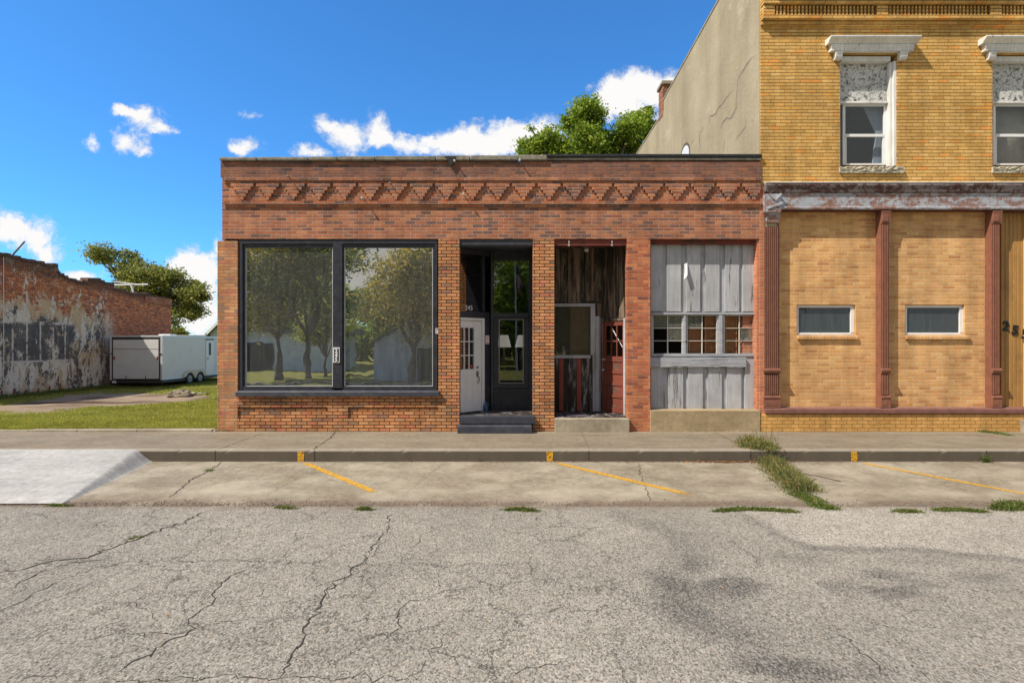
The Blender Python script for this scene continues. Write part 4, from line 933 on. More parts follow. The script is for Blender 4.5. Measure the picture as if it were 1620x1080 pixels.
# torn flap of sheeting on the upper boards
q = MB(); zf = lambda py: Z(py, YG); xf_ = lambda px: X(px, YG)
q.add([(xf_(1081),YG-.037,zf(417)),(xf_(1086),YG-.05,zf(416)),(xf_(1086.5),YG-.09,zf(430)),(xf_(1084),YG-.14,zf(437)),(xf_(1079),YG-.13,zf(443)),(xf_(1082),YG-.05,zf(432))], [(0,1,2,3,4,5)])
q.build('torn_flap', M_white, RB)
q = MB(); q.poly_x([(F-.05, -.01), (F-.05, Z(649.3, F-.05)), (F+.20, Z(649.3, F-.05)+.012), (F+.20, -.01)], X(1029.3, F-.05), X(1203, F-.05)); q.build('cement_base', M_base, RB, .006)
# things standing in the entries and just inside
def lamp(px, label):
    x = X(px, 12.9); t = thing('table_lamp', label, 'lamp', (x, 12.9, 1.15), 'white shaded lamps inside the glass panel')
    MB().lathe((x,12.9,0), [(.175, Z(549,12.9)), (.105, Z(530,12.9))], 28).build('lamp_shade', M_shade, t, 0, True)
    MB().lathe((x,12.9,1.15), [(0,0),(.09,.0),(.09,.02),(.03,.05),(.055,.18),(.07,.3),(.03,.44),(.012,.5),(.012,.75)], 18).build('lamp_base', M_metal, t, 0, True)
lamp(797, 'left of two table lamps with white shades behind the narrow entry pane'); lamp(826.5, 'right of two table lamps with white shades behind the narrow entry pane')
t = thing('console_table', 'dark console table under the two lamps behind the entry glass', 'table', (X(811,12.9), 12.9, .27))
MB().box(X(780,12.9), X(845,12.9), 12.72, 13.1, 1.11, 1.15).build('table_top', M_black, t, .004)
for a in (781, 843):
    for yy in (12.75, 13.06): MB().box(X(a,12.9)-.0, X(a,12.9)+.035, yy-.02, yy+.02, .27, 1.11).build('leg', M_black, t)
bx, by = X(768.5, 11.9), 11.86
t = thing('jug', 'small blue plastic jug on the entry floor beside the white door', 'jug', (bx, by, FL+.01))
MB().lathe((bx,by,FL+.01), [(0,0),(.045,0),(.05,.02),(.05,.12),(.03,.17),(.018,.19),(.018,.215),(0,.215)], 16).build('bottle_body', M_blueb, t, 0, True)
MB().tube([(bx+.045,by-.01,FL+.12),(bx+.065,by-.01,FL+.15),(bx+.05,by-.01,FL+.19),(bx+.015,by,FL+.20)], [.008]*4, 6).build('handle', M_blueb, t)
sx, sy, sz = X(892, Y2+.06), Y2+.06, Z(562, Y2+.06)
t = thing('spray_bottle', 'white spray bottle standing behind the dusty glass of the old entry window', 'spray bottle', (sx, sy, sz))
MB().lathe((sx,sy,sz), [(0,0),(.05,0),(.052,.02),(.048,.10),(.02,.15),(.016,.17)], 16).build('bottle_body', M_vinyl, t, 0, True)
q = MB(); q.box(sx-.045, sx+.03, sy-.012, sy+.012, sz+.17, sz+.20); q.poly_y([(sx-.03,sz+.17),(sx-.018,sz+.17),(sx-.035,sz+.125),(sx-.045,sz+.125)], sy-.006, sy+.006); q.build('trigger', M_vinyl, t, .003)
q = MB(); q.box(X(895, 11.5), X(928, 11.5), 11.34, 11.72, FL2+.011, FL2+.022); tag(q.build('door_mat', M_mat, None, .004), 'purple grey door mat on the board floor of the old entry', 'door mat')
q = MB(); q.cyl((X(927,Y2-.06),Y2-.03,Z(394,Y2)),(X(927,Y2-.06),Y2-.10,Z(394,Y2)), .03, n=10); q.cyl((X(927,Y2-.06),Y2-.10,Z(394,Y2)),(X(927,Y2-.06),Y2-.16,Z(398,Y2)), .045,.05, n=12); q.build('bulb_socket', M_bulb, RB)
# ------------------------------------------------------------------ yellow two storey building
XY = X(1203); XE = X(1203)+9.0
YBd = thing('yellow_brick_building', 'two storey yellow brick building with iron pilasters and a tan stuccoed side wall', 'building', (X(1420), F, 0))
ztop = 10.55
H = [(1329, 1418.5)]                                  # upper window openings, px on the front plane
shift = 241.5
ops = [(X(1329), X(1419)), (X(1329+shift), X(1419+shift))]
zo0, zo1 = Z(264), Z(86); zw0 = Z(293)
q = MB(); xs_ = [XY]+[v for o in ops for v in o]+[XE]
for i in range(0, len(xs_), 2): q.box(xs_[i], xs_[i+1], F, F+.3, zo0, zo1)
q.box(XY, XE, F, F+.3, zw0, zo0); q.box(XY, XE, F, F+.3, zo1, ztop-.9)
# corbelled head of the wall
q.box(XY, XE, F-.05, F-.001, Z(42), Z(35.3)); q.box(XY, XE, F-.13, F-.001, Z(35), Z(29.2)); q.box(XY, XE, F-.03, F-.001, Z(29), Z(13.2))
q.box(XY, XE, F-.17, F-.001, Z(13), Z(8.2)); q.box(XY, XE, F-.12, F-.001, Z(8), Z(-18)); q.box(XY, XE, F-.22, F-.001, Z(-18.3), Z(-30))
x = 1204.
while x < 1860:
    q.box(X(x), X(x+17.5), F-.125, F-.031, Z(28.9), Z(13.4)); a = x+20
    while a < x+172: q.box(X(a), X(a+2.9), F-.115, F-.031, Z(28.9), Z(14)); a += 5.75
    x += 177.5
q.build('front_wall', M_yel, YBd, .004)
MB().box(XY-.1, XE, F-.42, F+.3, Z(-30)+.004, Z(-46)).build('cornice', M_beamd, YBd, .02)
MB().box(XY-.02, XE, F-.05, F+.3, Z(-46)+.004, ztop).build('parapet', M_yel, YBd)
# stuccoed side wall with a stepped top
q = MB(); Ys = [F+.31, 18.3, 24.6]
prof = [(F+.012,-.4),(F+.012,ztop-.12),(13.3,10.27),(17.8,10.03),(18.3,9.98),(18.3,9.60),(24.8,9.52),(24.8,-.4)]
q.poly_x(prof, XY-.014, XY+.34); 
q.cur = 1                                             # cracks in the render, cut as thin dark seams
def wc(px, py):
    Y = FPX*XY/(px-CX); return (Y, Z(py, Y))
def wcrack(pxs, w, seed, mi=1, amp=.02):
    pts = jitter_line([wc(*p) for p in pxs], .09, amp, seed); r = random.Random(seed)
    v, f = ribbon2d(pts, w, lambda a, b: 0, seed=seed); q.cur = mi
    q.add([(XY-.0175+.001*mi, a, b) for a, b, _ in v], f)
zz = lambda l: [(780+a/3.485, b/3.485) for a, b in l]
cr = [([(1437,308),(1408,345),(1380,400),(1350,450),(1345,520),(1345,590),(1325,640),(1300,655),(1270,665),(1255,710)], .045),
      ([(1325,490),(1300,525),(1270,570),(1240,600),(1228,635),(1200,640),(1190,690)], .04), ([(1165,695),(1145,730),(1140,770),(1143,830)], .03), ([(1110,760),(1098,790),(1100,800)], .03),
      ([(1398,660),(1395,700),(1360,745),(1340,775)], .035), ([(1280,770),(1270,840)], .025), ([(1340,830),(1343,810)],.02), ([(1315,730),(1310,760)],.02), ([(1200,720),(1195,775)],.02), ([(1425,668),(1437,660)], .05), ([(1180,735),(1184,770)],.02)]
for i, (l, w_) in enumerate(cr): wcrack(zz(l), w_*.6, 200+i); wcrack([(a+1.2,b+.6) for a, b in zz(l)], w_*1.3, 300+i, 2, .01)
q.build('stucco_side_wall', [M_stucco, M_crack, M_scar], YBd)
q = MB(); 
for (a, b_, za, zb) in ((F+.3, 13.3, ztop-.12, 10.27), (13.3, 18.35, 10.27, 10.0), (18.35, 24.9, 9.60, 9.52)):
    q.add([(XY-.03,a,za),(XY+.40,a,za),(XY+.40,b_,zb),(XY-.03,b_,zb),(XY-.03,a,za+.07),(XY+.40,a,za+.07),(XY+.40,b_,zb+.07),(XY-.03,b_,zb+.07)],[(0,3,2,1),(4,5,6,7),(0,1,5,4),(1,2,6,5),(2,3,7,6),(3,0,4,7)])
q.build('coping', M_scar, YBd, .01)
q = MB(); q.box(XY-.02, XY+.36, 18.36, 18.9, 9.5, Z(134,18.36)); CH = q.build('chimney', brick_mat('chimney_brick', .213, .0677, .012, REDS, (.3,.22,.17), rough=.01), YBd, .006)
MB().box(XY-.07, XY+.42, 18.30, 18.97, Z(134,18.36)+.002, Z(128.5,18.36)).build('chimney_cap', M_step, CH, .01)
# arched window in the side wall
ya, yb = FPX*XY/(1091.5-CX), FPX*XY/(1078-CX); zt2 = Z(230.5, (ya+yb)/2)
def archp(y0, y1, top, bot, n=14):
    c = (y0+y1)/2; r = (y1-y0)/2; return [(y0, bot), (y0, top-r*.85)]+[(c-r*math.cos(math.pi*i/n), top-r*.85+r*.85*math.sin(math.pi*i/n)) for i in range(1, n)]+[(y1, top-r*.85), (y1, bot)]
q = MB(); q.poly_x(archp(ya-.06, yb+.06, zt2+.06, 5.6), XY-.024, XY-.010); AW = q.build('arched_window', M_crack, YBd)
MB().poly_x(archp(ya, yb-.05, zt2-.03, 5.62), XY-.034, XY-.0245).build('window_board', M_vinyl, AW)
# rear and right shell
q = MB(); q.box(XY+.36, XE, 24.4, 24.8, -.4, 9.4); q.box(XE-.3, XE, F+.31, 24.39, -.4, 9.8); q.build('rear_wall', M_stucco, YBd)
MB().box(XY+.35, XE-.31, F+.31, 24.39, 9.1, 9.2).build('roof', M_tar, YBd)
q = MB(); q.box(XY+.36, XE-.31, F+.32, 24.3, Z(300), Z(290)); q.box(XY+.36, XE-.31, 14.5, 14.6, .3, 9.0); q.build('inner_wall', M_room, YBd)
# upper windows
def upper(dx, curtain, label):
    q = MB(); U = lambda px: X(px)+dx
    def bx(px0, px1, py0, py1, y0, y1): q.box(U(px0), U(px1), y0, y1, Z(py1), Z(py0))
    # moulded frame, right jamb deep in section
    bx(1329.3, 1332.5, 96, 262, F+.06, F+.29); bx(1414.5, 1418.8, 96, 262, F+.01, F+.29); bx(1411, 1414.3, 96, 262, F+.06, F+.29); bx(1332.7, 1410.8, 88, 95.5, F+.03, F+.29)
    bx(1332.7, 1410.8, 156.5, 159.5, F+.11, F+.2)
    WN = q.build('upper_window', M_whitet, YBd, .004); WN['label'] = label
    q = MB(); bx(1332.7, 1410.8, 95.7, 156.3, F+.15, F+.19); q.build('blocked_transom', M_mottled, WN, .002)
    q = MB(); YS = F+.17
    def b2(px0, px1, py0, py1, y0, y1): q.box(X(px0,y0)+dx, X(px1,y0)+dx, y0, y1, Z(py1,y0), Z(py0,y0))
    b2(1333.5, 1337.5, 160, 261, YS, YS+.05); b2(1398.5, 1404, 160, 261, YS, YS+.05); b2(1337.6, 1398.4, 160, 168, YS, YS+.05); b2(1337.6, 1398.4, 212, 216.5, YS-.01, YS+.05); b2(1337.6, 1398.4, 258.5, 261.5, YS, YS+.05)
    b2(1404.2, 1411, 160, 261.5, YS-.03, YS+.05); b2(1337.6, 1339.5, 216.6, 258.4, YS+.004, YS+.05); b2(1396.2, 1398.4, 216.6, 258.4, YS+.004, YS+.05)
    q.build('sash', M_vinyl, WN, .003)
    q = MB(); b2(1337.6, 1398.4, 168, 212, YS+.03, YS+.035); q.build('pane', G_up, WN)
    q = MB(); b2(1337.6, 1398.4, 216, 259, YS+.015, YS+.02); q.build('pane', G_up, WN)
    q = MB(); n = 40; r = random.Random(int(dx*10)+3)            # curtain: pleated sheet, tied aside
    if curtain:
        rows = []
        for j in range(16):
            k = j/15; py = 166+94*k; l = 1364+22*min(1,k*2)+(0 if k < .5 else -6*math.sin((k-.5)*3)); rr_ = 1395
            rows.append([(X(l+(rr_-l)*i/n, YS+.15)+dx, YS+.15+.018*math.sin(i*1.3+k), Z(py, YS+.15)) for i in range(n+1)])
        vs = [p for rw in rows for p in rw]; fs = [(j*(n+1)+i, j*(n+1)+i+1, (j+1)*(n+1)+i+1, (j+1)*(n+1)+i) for j in range(15) for i in range(n)]
        q.add(vs, fs)
    else: b2(1336, 1400, 166, 261, YS+.16, YS+.17)
    q.build('curtain', M_curt if curtain else M_blindt, WN, 0, True)
    # bracketed hood
    q = MB(); a, b_ = U(1310.5), U(1440.5)
    q.prism([(F-.001, Z(74)), (F-.12, Z(74)), (F-.14, Z(72)), (F-.20, Z(69)), (F-.22, Z(67.5)), (F-.22, Z(65.3)), (F-.001, Z(64))], U(1305), U(1446))
    q.prism([(F-.002, Z(84.5)), (F-.10, Z(84.5)), (F-.10, Z(81)), (F-.115, Z(80)), (F-.115, Z(74.2)), (F-.002, Z(74.2))], a, b_)
    q.build('window_hood', M_whitet, WN, .006)
    for s0, s1 in ((1318, 1329), (1419.2, 1431.5)):
        q = MB(); q.prism([(F-.001, Z(97)), (F-.07, Z(96.5)), (F-.09, Z(93)), (F-.11, Z(85)), (F-.001, Z(84.8))], U(s0), U(s1)); q.build('bracket', M_whitet, WN, .006)
    q = MB(); r = random.Random(12); n = 30; pts = []               # rock faced sill
    vs = []; m = 7
    for i in range(n+1):
        for j in range(m):
            yy = Z(274.5)+(Z(264.5)-Z(274.5))*j/(m-1); d = (.055+r.uniform(-.022,.022)) if 0 < j < m-1 else .05+r.uniform(-.006,.01)
            vs.append((U(1327)+(U(1427.5)-U(1327))*i/n, F-d, yy+r.uniform(-.003,.003)))
    q.add(vs, [(i*m+j, (i+1)*m+j, (i+1)*m+j+1, i*m+j+1) for i in range(n) for j in range(m-1)])
    q.box(U(1327), U(1427.5), F-.04, F+.16, Z(274), Z(264.6)); q.build('stone_sill', M_stone, WN)
upper(0, True, 'white framed window with a tied white curtain'); upper(X(1329+shift)-X(1329), False, 'white framed window with a drawn grey blind')
# ---- ground floor
YI = F+.18
q = MB(); wins = ((1260.5, 1353.5, 482.5, 530.5), (1432, 1526, 481.5, 529))
xa, xb = X(1209), X(1584); holes = [(X(a,YI), X(b_,YI)) for a, b_, _, _ in wins]; z0_, z1_ = Z(646, YI), Z(333, YI)
hz0, hz1 = Z(530, YI), Z(482, YI)
q.box(xa, xb, YI, YI+.12, z0_, hz0); q.box(xa, xb, YI, YI+.12, hz1, z1_+.1)
cs = [xa]+[v for h_ in holes for v in h_]+[xb]
for i in range(0, len(cs), 2): q.box(cs[i], cs[i+1], YI, YI+.12, hz0, hz1)
q.build('infill_wall', M_inf, YBd, .002)
for i, (a, b_, c_, d_) in enumerate(wins):
    q = MB(); Yw = YI+.07
    q.pb(a+.3, b_-2, 482.6, 486.5, Yw-.02, Yw+.03); q.pb(a+.3, a+3, 486.6, 526, Yw-.02, Yw+.03); q.pb(b_-7.5, b_-2.2, 486.6, 526, Yw-.03, Yw+.03); q.pb(a+.3, b_-2, 526.1, 529.7, Yw-.02, Yw+.03)
    Wn = q.build('low_window', M_vinyl, YBd, .003)
    MB().pb(a+3, b_-7.6, 486.6, 526, Yw+.004, Yw+.009).build('pane', G_dark, Wn)
    q = MB(); nn = 24
    if i: q.add([p for k in range(nn+1) for p in ((X(1460+24*k/nn,Yw+.1),Yw+.1+.02*math.sin(k*1.6),Z(487,Yw+.1)),(X(1455+34*k/nn,Yw+.1),Yw+.1+.02*math.sin(k*1.6),Z(527,Yw+.1)))], [(2*k,2*k+1,2*k+3,2*k+2) for k in range(nn)]); q.build('curtain', M_curt, Wn)
    q = MB(); x = a; r = random.Random(i)
    while x < b_+2: q.prism([(YI-.05, Z(536.5)), (YI-.05, Z(531)), (YI+.02, Z(530)), (YI+.02, Z(536.5))], X(x,YI), X(x+4.9,YI)); x += 5.3
    q.build('brick_sill', M_inf, YBd, .003)
MB().box(XY-.02, X(1209.2), F-.004, F+.2, -.02, Z(292.2)).build('brick_jamb', M_jamb, YBd)
MB().pb(1236, 1566, 332.6, 336, YI-.03, YI-.001).build('beam_bead', M_plinth, YBd, .003)
# iron beam with moulded cornice
q = MB(); x0 = X(1210, F-.05); x1 = XE
q.prism([(F+.14, Z(332)), (F-.03, Z(332)), (F-.045, Z(331)), (F-.045, Z(328)), (F-.03, Z(327)), (F-.03, Z(310)), (F-.045, Z(308)), (F-.045, Z(306.3)), (F+.14, Z(306.3))], x0+.3, x1)
q.build('iron_beam', M_beam, YBd, .003)
q = MB(); q.prism([(F-.0, Z(306)), (F-.06, Z(306)), (F-.075, Z(304)), (F-.10, Z(297)), (F-.115, Z(296)), (F-.115, Z(293.2)), (F-.0, Z(291.5))], x0, x1); q.build('iron_cornice', M_beamd, YBd, .003)
q = MB(); q.box(XY-.0, XE, F+.001, F+.29, Z(333), Z(292)); q.build('beam_core', M_rustd, YBd)
q = MB(); q.prism([(F-.12, Z(291.6)), (F-.12, Z(290.3)), (F+.0, Z(289.6)), (F-.0, Z(291.4))], x0, x1); q.build('drip_edge', M_whitet, YBd)
# end block over the first pilaster
q = MB(); q.pb(1209.5, 1236, 306.5, 336, F-.09, F+.0); q.pb(1211, 1234.5, 336.2, 340, F-.07, F); q.prism([(F, Z(353)), (F-.03, Z(352.5)), (F-.035, Z(346)), (F-.06, Z(340.2)), (F, Z(340.2))], X(1211), X(1232))
q.poly_y([(X(1212), Z(309)), (X(1215), Z(307.5)), (X(1223), Z(317)), (X(1231), Z(307.5)), (X(1234), Z(309)), (X(1223.5), Z(321))], F-.115, F-.091)
q.poly_y([(X(1211), Z(333)), (X(1211), Z(330)), (X(1235), Z(321)), (X(1235), Z(325))], F-.11, F-.091)
q.build('end_block', M_beam, YBd, .004)
def pilaster(pa, pb_, nf, side=True):
    q = MB(); Yf = F
    zb, zt3 = Z(645), (Z(352) if pa < 1250 else Z(333)); q.box(X(pa), X(pb_), Yf+.02, YI+.02, zb, zt3)
    pad = 1.2; ztf, zbf = (Z(358) if pa < 1250 else Z(354)), Z(585)
    P = q.build('pilaster', M_rust, YBd, .003)
    q = MB(); fl = (pb_-pa-2*pad)/nf
    for i in range(nf):
        a = pa+pad+fl*i; w_ = fl*.60
        for (zz0, zz1) in ((zbf, ztf), (Z(625), Z(592))): q.prism([(Yf+.019, zz0), (Yf-.004, zz0+.01), (Yf-.004, zz1-.01), (Yf+.019, zz1)], X(a), X(a+w_))
    q.build('fluting', M_rust, P, .003)
    q = MB(); q.box(X(pa)+.012, X(pb_)-.012, Yf+.012, Yf+.019, Z(625), ztf); q.build('groove', M_rustd, P)
    q = MB()
    q.prism([(Yf+.02, Z(591)), (Yf-.01, Z(591)), (Yf-.012, Z(589)), (Yf-.035, Z(587)), (Yf-.035, Z(584)), (Yf+.02, Z(582))], X(pa-.8), X(pb_+.8))
    q.build('pilaster_moulding', M_rust, P, .004); q = MB()
    q.prism([(Yf+.02, Z(644.5)), (Yf-.02, Z(644.5)), (Yf-.02, Z(631)), (Yf-.035, Z(629)), (Yf-.03, Z(626.5)), (Yf+.02, Z(625.3))], X(pa-.8), X(pb_+.8))
    q.pb(pa+3, pb_-3, 634, 641, Yf-.026, Yf-.021)
    q.build('pilaster_base', M_rust, P, .004)
    if pa > 1250:
        q = MB(); q.prism([(Yf+.02, Z(354)), (Yf-.005, Z(354)), (Yf-.01, Z(352)), (Yf-.02, Z(340)), (Yf-.035, Z(334)), (Yf+.02, Z(333.3))], X(pa-.5), X(pb_+1))
        q.pb(pa+2, pb_-2, 339, 350, Yf-.03, Yf-.01); q.build('pilaster_cap', M_rust, P, .004)
pilaster(1208.5, 1233.5, 7); pilaster(1394.5, 1407.5, 4); pilaster(1570, 1583.5, 4)
q = MB(); q.prism([(F+.3, Z(645)+.004), (F-.06, Z(645.5)), (F-.07, Z(647)), (F-.07, Z(653)), (F-.04, Z(654.3)), (F+.3, Z(654.3))], X(1209), XE); q.build('ledge', M_ledge, YBd, .006)
MB().box(XY-.024, XE, F-.035, F+.28, -.03, Z(654.5)).build('plinth', M_plinth, YBd, .01)
# ochre boarded doorway with its number
YD = F+.20
q = MB(); x = 1583.7; r = random.Random(3)
while x < 1618.5: e_ = min(x+6.4, 1618.5); q.pb(x+.2, e_-.2, 333, 645, YD+r.uniform(0,.004), YD+.05); x = e_
q.box(X(1583), XE, YD+.051, YD+.08, Z(645), Z(333)); DB = q.build('boarded_panel', M_yboard, YBd, .006)
MB().box(X(1618.7, YD), XE, YD-.03, YD+.05, Z(645), Z(333)).build('doorway_boards', plain('pale_ochre_board', (.72,.44,.15), .6, .1, .002, scale=4, vert=True), YBd, .004)
for ch, px, py, yy in (('2', 1591, 516.5, YD-.004), ('5', 1605.5, 523, YD-.004), ('5', 1618.8, 529.5, YD-.036)):
    text_mesh('house_digit', ch, .27, upright(X(px, YD), yy-.006, Z(py, YD), roll=-.12), M_blk, DB, .006, .012)
q = MB(); q.cyl((X(1620,YD), YD-.03, Z(560,YD)), (X(1620,YD), YD-.05, Z(560,YD)), .03, n=14); q.build('lock', M_metal, YBd)
MB().box(X(1610.5), X(1700), F-.22, F-.037, -.01, Z(665, F-.22)).build('door_step', M_step, YBd, .01)
# ------------------------------------------------------------------ old painted brick building on the left
XR_ = -20.0
OB = thing('old_brick_building', 'old low brick building whose side wall sheds white and charcoal paint', 'building', (XR_-4, 17.0, -.35))
def zy(px, py): Y = FPX*20/(CX-px); return (Y, Z(py, Y))
tops = [(16.0, 5.32), (21.0, 5.30), zy(40,410), zy(91,421), (24.05, 4.96), zy(101,436), zy(138,446), (25.65, 4.86), zy(141,441), zy(165,446), zy(180,449), (27.4, 4.58), zy(205,462), zy(240,468), (31.9, 4.38)]
q = MB(); r = random.Random(6)
prof = [(31.9, -.5)]+[]; ragged = [(16.0,-.5)]
up_ = []
for (a, b_) in zip(tops[:-1], tops[1:]):
    L = b_[0]-a[0]; n = max(1, int(L/.22))
    for i in range(n):
        k = i/n; z = a[1]+(b_[1]-a[1])*k; up_.append((a[0]+L*k, round(z/.075)*.075+(r.choice((0,0,0,-.075,.0,.06)) if L > .3 else 0)))
up_.append(tops[-1])
def wall_strip(x0, x1, mat, nm, par):            # wall as vertical strips so the ragged top is stepped
    vs, fs = [], []
    for (y, z) in up_:
        vs += [(x0, y, -.5), (x1, y, -.5), (x0, y, z), (x1, y, z)]
    for i in range(len(up_)-1):
        a = i*4; b = a+4; fs += [(a+1, b+1, b+3, a+3), (b, a, a+2, b+2), (a+2, a+3, b+3, b+2)]
    e_ = len(vs)-4; fs += [(0,1,3,2), (e_+1, e_, e_+2, e_+3)]
    return mesh_obj(nm, vs, fs, mat, par)
wall_strip(XR_-.35, XR_, M_ruin, 'painted_side_wall', OB)
q = MB(); 
for i in range(len(up_)-1):
    (a, za), (b_, zb) = up_[i], up_[i+1]
    q.box(XR_-.38, XR_+.035, a-.004, b_+.004, min(za,zb)-.09, min(za,zb)+.045+r.uniform(0,.03))
q.build('broken_coping', plain('sooty_brick_coping', (.13,.085,.065), .95, .4, .02, scale=8), OB, .01)
q = MB(); q.box(XR_+.002, XR_+.06, 29.6, 31.9, 4.05, 4.42); q.box(XR_+.002, XR_+.05, 24.1, 31.9, 4.62-.42, 4.62-.36) if False else None
q.build('far_parapet', M_red, OB, .01)
q = MB(); q.box(XR_-9, XR_-.36, 16.2, 16.5, -.5, 5.2); q.box(XR_-9, XR_-.36, 31.55, 31.85, -.5, 4.2); q.box(XR_-9, XR_-8.7, 16.5, 31.5, -.5, 4.4); q.build('outer_wall', M_red, OB)
q = MB(); q.add([(XR_-8.7,16.5,4.9),(XR_-.36,16.5,4.9),(XR_-.36,31.5,3.9),(XR_-8.7,31.5,3.9)],[(0,1,2,3)]); q.build('roof', M_tar, OB)
# iron stubs along the foot of the wall and the wire up the face
for i in range(9): yy = 19.6+i*.55; MB().cyl((XR_+.04, yy, -.4), (XR_+.04+r.uniform(-.01,.03), yy, .0+r.uniform(-.08,.1)), .028, n=6).build('foot_stub', M_rust, OB)
MB().cyl((XR_+.03, 21.35, -.3), (XR_+.03, 21.35, 5.2), .012, n=5).build('conduit', M_trim, OB)
ax, ay = XR_-.5, FPX*20.5/(CX-16); q = MB()
t = thing('roof_pipe', 'thin grey pipe leaning off the roof edge of the old brick building', 'pipe', (X(15,22), 22, Z(407,22)))
MB().cyl((X(14,22), 22, Z(410,22)), (X(39,22), 22, Z(382,22)), .035, .03, 8).build('pipe', M_metal, t)
t = thing('roof_antenna', 'white T shaped antenna standing on the far roof of the old brick building', 'antenna', (X(212,29), 29, Z(464,29)))
q = MB(); q.cyl((X(213,29),29,Z(468,29)),(X(207,29),29,Z(450,29)),.05,.04,8); q.build('mast', M_vinyl, t)
q = MB(); q.cyl((X(180,29),29,Z(451,29)),(X(228,29),29.3,Z(449,29)),.045,n=8); q.cyl((X(183,29),28.9,Z(446,29)),(X(210,29),29.1,Z(449,29)),.03,n=8); q.build('antenna_arm', M_vinyl, t)

# ------------------------------------------------------------------ trailer
TX0, TX1, TY0, TY1, TZ0, TZ1 = -19.60, -17.05, 26.5, 33.8, .04, 2.21
TRL = thing('enclosed_trailer', 'long white enclosed cargo trailer parked on the grass beside the old brick building', 'trailer', ((TX0+TX1)/2, 29, -.36))
q = MB(); q.box(TX0, TX1, TY0+.03, TY1, TZ0+.05, TZ1-.05); 
q.poly_x([(TY1, TZ0+.05), (TY1+.75, TZ0+.15), (TY1+.75, TZ1-.4), (TY1, TZ1-.05)], TX0+.6, TX1-.6)
q.build('body', M_trail, TRL, .02)
q = MB(); q.box(TX0-.01, TX0+.075, TY0, TY0+.06, TZ0, TZ1); q.box(TX1-.09, TX1+.012, TY0, TY0+.06, TZ0, TZ1); q.box(TX0+.076, TX1-.091, TY0, TY0+.06, TZ1-.07, TZ1)
q.box(TX1-.05, TX1+.014, TY0+.061, TY1, TZ1-.075, TZ1+.012); q.box(TX1-.03, TX1+.012, TY0+.061, 28.1, TZ0, TZ0+.07); q.box(TX1-.03, TX1+.012, 30.25, TY1, TZ0, TZ0+.07)
q.build('edge_trim', M_trim, TRL, .006)
q = MB(); q.box(TX0+.076, TX0+.15, TY0+.01, TY0+.05, TZ0+.0, TZ1-.071); q.box(TX1-.17, TX1-.091, TY0+.01, TY0+.05, TZ0, TZ1-.071); q.box(TX0+.151, TX1-.171, TY0+.01, TY0+.05, TZ1-.20, TZ1-.071); q.box(TX0, TX1, TY0+.01, TY1, TZ0-.14, TZ0-.01)
q.build('rear_frame', M_traild, TRL, .004)
RD = MB().box(TX0+.155, TX1-.175, TY0-.015, TY0+.029, TZ0+.06, TZ1-.205).build('ramp_door', M_trail, TRL, .01)
q = MB(); q.box(TX0+.17, TX1-.19, TY0-.02, TY0-.0155, TZ0+1.50, TZ0+1.52); q.build('seam', M_traild, RD)
q = MB()
for xx in (TX0+.8, TX1-.8): q.box(xx-.012, xx+.012, TY0-.03, TY0-.016, TZ0-.0, TZ0+.22)
q.build('hinge', M_traild, RD)
for xx in (TX0+.19, TX1-.26): MB().box(xx, xx+.065, TY0-.04, TY0-.0, TZ0+.98, TZ0+1.17).build('tail_light', M_lens, TRL, .01)
for xx in (TX0+.03, TX1-.17): MB().box(xx, xx+.14, TY0-.035, TY0-.001, TZ0+1.26, TZ0+1.31).build('latch_bar', M_traild, TRL, .004)
q = MB(); q.box(TX0+.12, TX0+.32, TY0-.03, TY0-.01, TZ0-.14, TZ0-.03); q.build('licence_plate', M_vinyl, TRL, .004)
dy0, dy1 = FPX*17.05/(CX-325.5), FPX*17.05/(CX-336.5)
SD = MB().box(TX1+.001, TX1+.03, dy0, dy1+.05, .10, 2.02).build('side_door', M_vinyl, TRL, .006)
MB().box(TX1+.031, TX1+.036, dy0+.25, dy0+.47, 1.18, 1.86).build('door_window', M_blk, SD)
MB().box(TX1+.031, TX1+.07, dy0+.08, dy0+.2, .98, 1.02).build('handle', M_blk, SD)
MB().box(TX1+.0, TX1+.045, dy0-.02, dy1+.07, 2.03, 2.08).build('drip_rail', M_blk, SD)
q = MB(); yc = (28.72, 29.66); pts = [(28.1,.05),(28.22,.30),(28.55,.42),(29.9,.42),(30.18,.30),(30.28,.05),(30.02,.05)]
pts += [(29.66+.36*math.cos(a), .0+.31*math.sin(a)) for a in (.3,.9,1.57,2.2,2.8)]+[(29.24,.0),(29.14,.0)]+[(28.72+.36*math.cos(a), .0+.31*math.sin(a)) for a in (.3,.9,1.57,2.2,2.8)]
q.poly_x(pts, TX1+.013, TX1+.06); q.build('fender', M_fend, TRL)
q = MB(); q.poly_x([(28.34,-.1),(28.34,.12),(28.45,.27),(28.7,.33),(29.7,.33),(29.93,.27),(30.04,.12),(30.04,-.1)], TX1-.2, TX1+.012); q.build('wheel_well', M_black, TRL)
for yy in yc:
    for sx_ in (TX1+.035, TX0+.26):
        Wh = MB().cyl((sx_-.22, yy, -.03), (sx_+.0, yy, -.03), .33, n=28).build('tyre', M_rubber, TRL, .03); Wh.name = 'wheel'
        q = MB(); q.cyl((sx_+.001, yy, -.03), (sx_+.015, yy, -.03), .19, .17, 20); q.cyl((sx_+.016, yy, -.03), (sx_+.05, yy, -.03), .06, .05, 12); q.build('rim', M_metal, Wh)
q = MB(); q.box(TX1-.9, TX1-.3, 27.6, 28.1, TZ1-.04, TZ1+.09); q.build('roof_vent', M_vinyl, TRL, .01); q = MB(); q.box(TX1-1.2, TX1-.2, 29.5, 30.6, TZ1-.04, TZ1+.07); q.cyl((TX1-.4,31,TZ1),(TX1-.4,31,TZ1+.22),.03,n=8); q.build('roof_vent', M_metal, TRL, .01)
